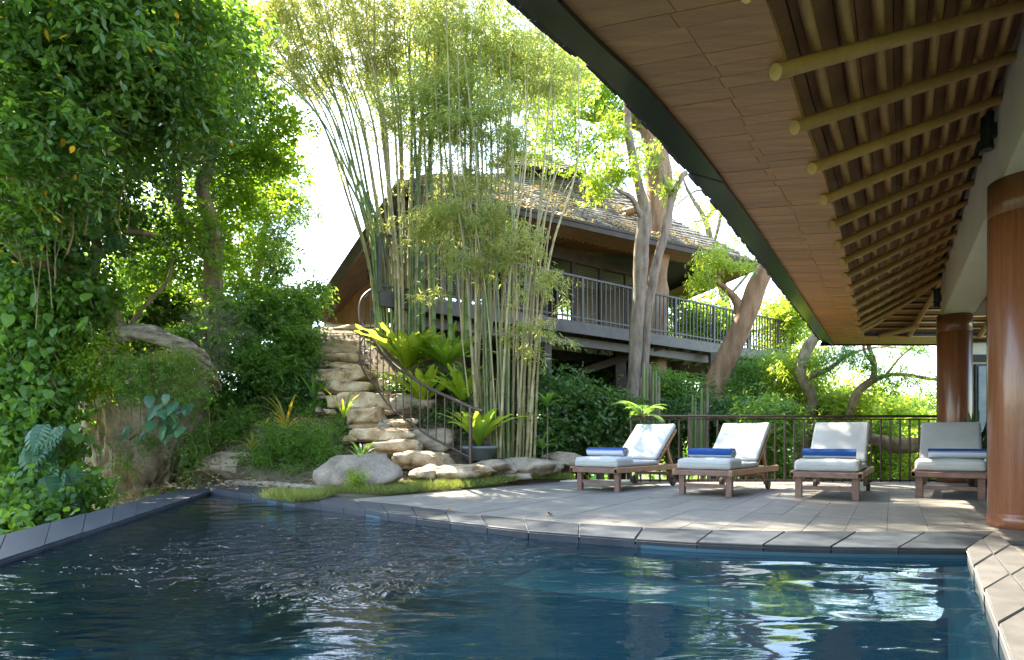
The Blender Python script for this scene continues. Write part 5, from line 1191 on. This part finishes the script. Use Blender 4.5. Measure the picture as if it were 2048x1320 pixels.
# bare twiggy tree behind the roof
tw_ = empty('thin_crown_tree', (9,26,0), label='sparse flowering tree behind the right slope of the treehouse roof', cat='tree')
mb = MB(); g = random.Random(33)
pathtube(mb, pp((1480,800,26,26),(1450,600,26,20),(1425,500,26,14),(1410,440,26,10),(1375,380,26,6),(1365,350,26,4)), 8, 6, .2, 1)
for q in (((1425,500),(1440,420),(1400,380),(1345,415)),((1410,440),(1440,400),(1462,360),(1470,300)),((1425,500),(1400,470),(1360,450),(1330,455)),((1440,420),(1480,450),(1500,480),(1530,500)),((1450,600),(1500,540),(1520,480),(1500,420))):
    pathtube(mb, [(at(x,y,26), .08*(1-.22*i)) for i, (x,y) in enumerate(q)], 6, 5)
mb.build('trunk', M['bark_grey'], tw_, True)
o, cc = foliage('crown', tw_, M['yellowleaf'], [ell(1420,420,26,80,50,1.5,1),ell(1480,480,26,60,50,1.5,.8),ell(1380,470,26,40,30,1,.4),ell(1340,370,26,30,25,1,.2)], 70, 8, .3, 6, .4, .15, .05, 74, droop=.3, flat=.4)
twigs('twigs', M['bark_grey'], tw_, [at(1425,500,26), at(1410,440,26), at(1440,420,26), at(1500,480,26)], cc, 40, .02, 9)
# right hand tree with arching branches
rt_ = empty('feathery_tree', (7.2,14.6,-2.5), label='feathery leaved tree with arching branches against the sky behind the terrace railing', cat='tree')
mb = MB()
pathtube(mb, pp((1600,960,14.8,34),(1612,860,14.8,26),(1625,800,14.7,20),(1603,745,14.7,24),(1615,700,14.9,22),(1640,660,15,18)), 12, 5, .25, 4)
pathtube(mb, pp((1680,960,14.2,24),(1695,860,14.2,20),(1712,792,14.1,18),(1735,768,14,16),(1747,755,14,13),(1748,725,14,10),(1740,700,14,8),(1732,670,14,7)), 9, 5, .2, 5)
pathtube(mb, pp((1740,764,14,13),(1770,752,14,9),(1800,749,13.9,8),(1840,754,13.8,7),(1900,764,13.6,5)), 8, 5, .1, 6)
pathtube(mb, pp((1618,754,14.6,12),(1660,736,14.5,9),(1700,708,14.4,6),(1760,694,14.3,4),(1830,700,14.2,3)), 7, 5, .1, 6)
pathtube(mb, pp((1772,750,14,6),(1800,715,13.9,4),(1835,685,13.8,3)), 6, 5, .1, 6)
pathtube(mb, pp((1747,728,14,8),(1728,700,14,6),(1730,670,14,5)), 6, 5, .1, 6)
mb.build('trunk', M['bark_moss'], rt_, True)
o, cc = foliage('crown', rt_, M['palm'], [ell(1700,705,14.2,60,24,.5,1),ell(1800,760,13.8,60,26,.5,1),ell(1810,700,13.9,55,18,.5,.7),ell(1760,735,14,45,22,.4,.6),ell(1860,790,13.7,26,22,.4,.5),ell(1650,720,14.4,40,30,.5,.8)], 95, 7, .15, 11, .34, .11, .018, 75, droop=.55, flat=.4)
twigs('twigs', M['bark_moss'], rt_, [at(1800,749,13.9), at(1700,708,14.4), at(1747,728,14), at(1760,694,14.3)], cc, 45, .008, 9)
# horizontal log behind the railing
mb = MB(); pathtube(mb, pp((1690,870,13.2,14),(1740,878,13.1,22),(1790,890,13,30),(1850,892,13,30),(1930,886,13,26)), 12, 6, .25, 14)
mb.build('fallen_branch', M['bark_moss'], None, True, label='thick horizontal bare branch seen through the railing beside the last lounger', cat='branch')
# background bushes and trees
def btree(label, px, py, Y, rx, ry, rz, mat, seed, dens, L=.12, W=.05, sh=SH4, name='background_tree', trunk=True, cat='tree', droop=.35, grp='trees in the jungle behind the terrace'):
    c = at(px,py,Y); zb = hterr(c.x, c.y) if Y < 40 else -8
    r = empty(name, (c.x,c.y,zb), label=label, cat=cat, group=grp)
    es = [ell(px,py,Y,rx*.75,ry*.75,rz,2)]; g = random.Random(seed)
    for i in range(5): es.append(ell(px+g.uniform(-.7,.7)*rx, py+g.uniform(-.6,.5)*ry, Y+g.uniform(-.6,.6)*rz, rx*.45, ry*.4, rz*.5, .8))
    o, cc = foliage('crown', r, mat, es, dens, 12, .2*Y/14*(1 if Y < 30 else 1.6), 6, .28*Y/14, L, W, seed, sh, droop, .4)
    if trunk:
        mb = MB(); b = Vector((c.x,c.y,zb)); pathtube(mb, [(b,.16),(b+(c-b)*.5+Vector((.15,0,0)),.11),(c,.05)], 8, 4, .2, seed); mb.build('trunk', M['bark_moss'], r, True)
        twigs('twigs', M['bark_moss'], r, [b+(c-b)*.7, c], cc, 18, .014, seed)
    return r
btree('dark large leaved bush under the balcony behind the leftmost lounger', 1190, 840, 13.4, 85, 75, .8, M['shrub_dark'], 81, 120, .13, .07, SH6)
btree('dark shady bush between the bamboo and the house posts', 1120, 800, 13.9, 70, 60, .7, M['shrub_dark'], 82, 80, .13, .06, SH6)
btree('green bush under the balcony left of the leaning trunk', 1350, 790, 16.0, 75, 50, .9, M['shrub'], 83, 90)
btree('sunlit feathery bush right of the leaning trunk', 1510, 745, 16.5, 75, 60, .9, M['palm'], 84, 120, .12, .03, droop=.7)
btree('bright drooping foliage below the end of the balcony', 1590, 740, 15.5, 60, 70, .8, M['yellowleaf'], 85, 110, .13, .03, droop=.8)
btree('dark green bush behind the railing between second and third lounger', 1530, 880, 13.4, 70, 80, .8, M['shrub'], 86, 120, .12, .05, SH6)
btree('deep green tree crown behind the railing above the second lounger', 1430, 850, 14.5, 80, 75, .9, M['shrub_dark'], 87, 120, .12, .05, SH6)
btree('yellow green tree crown behind the third lounger', 1660, 830, 15, 75, 60, .9, M['yellowleaf'], 88, 120, .12, .05)
btree('light green bush low behind the railing right of the third lounger', 1760, 905, 14.2, 70, 60, .8, M['backleaf'], 89, 110, .12, .05)
btree('pale green tree just above the railing near the far column', 1800, 830, 22, 80, 34, 1.5, M['yellowleaf'], 90, 110, .16, .06)
btree('bush behind the railing between last lounger and far column', 1860, 925, 14.5, 50, 60, .8, M['yellowleaf'], 91, 80, .12, .05)
btree('broad tree seen through the balcony balusters', 1400, 640, 25, 110, 60, 1.6, M['backleaf'], 92, 150, .2, .09)
btree('tree glimpsed through the open treehouse room', 1170, 600, 27, 120, 60, 1.6, M['backleaf'], 93, 110, .2, .09)
btree('tree beyond the end of the balcony', 1560, 660, 22, 60, 60, 1.6, M['yellowleaf'], 94, 110, .16, .07)
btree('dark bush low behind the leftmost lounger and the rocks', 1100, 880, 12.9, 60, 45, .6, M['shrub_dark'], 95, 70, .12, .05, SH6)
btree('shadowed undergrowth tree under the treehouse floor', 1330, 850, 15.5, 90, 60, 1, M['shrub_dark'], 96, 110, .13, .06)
btree('tree in the gap behind the fourth lounger', 1930, 850, 19, 50, 60, 1.2, M['yellowleaf'], 97, 70, .14, .06)
btree('low jungle tree filling the bank under the terrace edge', 1620, 960, 15.5, 160, 60, 1.2, M['shrub'], 98, 150, .13, .06)
btree('leafy dark tree in the gap behind the dead trunk on the outcrop', 300, 610, 15.0, 110, 90, 1.0, M['shrub_dark'], 99, 150, .13, .06)
btree('bright leafy tree low behind the outcrop and the broadleaf trunk', 400, 640, 16.0, 130, 70, 1.0, M['backleaf'], 100, 120, .13, .06)
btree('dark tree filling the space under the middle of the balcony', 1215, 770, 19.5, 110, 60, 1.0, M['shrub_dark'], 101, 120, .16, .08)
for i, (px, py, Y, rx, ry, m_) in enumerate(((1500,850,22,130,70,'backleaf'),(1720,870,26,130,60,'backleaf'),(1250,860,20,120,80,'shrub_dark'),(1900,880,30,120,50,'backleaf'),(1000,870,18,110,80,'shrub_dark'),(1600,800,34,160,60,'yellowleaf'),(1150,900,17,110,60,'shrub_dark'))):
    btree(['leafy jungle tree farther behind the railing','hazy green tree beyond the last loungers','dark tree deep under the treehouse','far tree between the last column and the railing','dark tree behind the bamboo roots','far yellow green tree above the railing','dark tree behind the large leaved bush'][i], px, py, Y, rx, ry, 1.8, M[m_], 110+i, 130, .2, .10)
# far wooded ridge
P, cc = cloud([((x, 95+10*math.sin(x*.05), -5+6*math.exp(-((x-70)/60)**2)), (14,8,8.5), 1) for x in range(-150, 190, 14)], 420, 16, 2.2, 120)
a = spray_leaves(P, 4, 1.6, 1.5, .9, .2, .5, seed=5); leafmesh('wooded_ridge', *a, M['shrub'], kind='stuff')
# small palm in front of the railing, dracaenas, cactus
def palm(label, c, n, L, seed, name='small_palm', cat='palm', mat='palm'):
    g = random.Random(seed); r = empty(name, c, label=label, cat=cat)
    for i in range(n):
        a = i*2.39996+g.uniform(-.2,.2); l_ = L*g.uniform(.8,1.15); el = R(g.uniform(25,75)); pts = []; p = Vector(c); e_ = el
        for k in range(9): pts.append(p.copy()); p += Vector((math.sin(a)*math.cos(e_), math.cos(a)*math.cos(e_), math.sin(e_)))*l_/8; e_ -= R(11)
        P_, D_, N_, Lg, Wg = [], [], [], [], []
        for k in range(2,9):
            d = (pts[k]-pts[k-1]).normalized(); s = d.cross(Vector((0,0,1))).normalized()
            for sg in (-1,1):
                for f in (0,.5):
                    P_.append(pts[k-1]+(pts[k]-pts[k-1])*f); D_.append(d*.8+s*sg*.9+Vector((0,0,-.15))); N_.append(Vector((0,0,1))+s*sg*.2); Lg.append(l_*.34*(1.15-k/12)); Wg.append(.028)
        o = leafmesh('frond', np.array(P_), np.array(D_), np.array(N_), np.array(Lg), np.array(Wg), np.array([g.random()]*len(P_)), M[mat], r)
        MB().tube(pts, [.008*(1-.08*k) for k in range(9)], 5).build('stalk', M['twig'], r, True)
    return r
palm('small feathery palm just in front of the left end of the terrace railing', at(1285,835,10.75), 9, .62, 3)
palm('fan of fine palm fronds among the bamboo canes', at(930,760,11.6), 8, .5, 4, mat='shrub')
for i, (px, py, lab) in enumerate(((1062,850,'drooping light green corn plant beside the right bamboo clump'),(1095,815,'tall corn plant in front of the dark bush'),(1085,900,'low corn plant behind the layered stone'))):
    c = at(px,py,11.3+.1*i); r = strap_plant(lab, 'corn plant', c, 18, .48, .055, M['palm'] if i != 1 else M['shrub'], 30+i, 1.2, 'corn_plant'); MB().tube([c, Vector((c.x,c.y,0.0))], .014, 7).build('stem', M['bark_grey'], r, True)
for j, (px, py, lab) in enumerate(((1300,735,'group of tall ribbed cactus stems beside the forked tree'),(1397,800,'short cluster of ribbed cactus stems behind the railing'))):
    r = empty('column_cactus', at(px,py+90,13.6), label=lab, cat='cactus'); g = random.Random(j)
    for k in range(7):
        a = at(px-18+k*6, 900, 13.5+g.uniform(-.2,.2)); b = at(px-18+k*6, py+g.uniform(-25,35), a.y); MB().tube([a,(a+b)/2,b], [.036,.036,.022], 9).build('stem', M['bark_grey'] if k%3 == 0 else M['cane_green'], r)
# snake plant in the corner
c = Vector((7.55,9.85,0)); r = empty('potted_snake_plant', c, label='tall snake plant in a dark pot behind the lounger nearest the column', cat='potted plant')
m_ = MB(); m_.lathe(c, [(.11,0),(.16,.1),(.17,.36),(.15,.37),(.14,.33),(.02,.32)], 24); m_.build('pot', M['blackpot'], r, True)
g = random.Random(2)
for i in range(15):
    a = i*2.4; place(frond(.85*g.uniform(.6,1.15), .065, .15+g.random()*.3, .03, 400+i, 9), 'leaf', M['snake'], r, c+Vector((math.cos(a)*.05,math.sin(a)*.05,.34)), a, R(g.uniform(-2,14)), 0, g.random())
# fallen leaves
for i, (px, py, lab) in enumerate(((898,1024,'small red brown fallen leaf at the pool edge of the terrace'),(1308,997,'curled dry leaf on the tiles in front of the second lounger'),(1104,1030,'pale flat fallen leaf on the sunny tiles'),(1625,1032,'tiny pale petal on the tiles in front of the third lounger'),(1553,993,'small dark leaf left of the third lounger'),(1685,977,'dry leaf under the third lounger'))):
    p = gp(px,py); m_ = heart(.09,.05,-.3); o = m_.build('fallen_leaf', M['leaf_litter'], None, False, label=lab, cat='leaf'); o.location = (p.x,p.y,.006); o.rotation_euler = (.15,0,i*1.3)
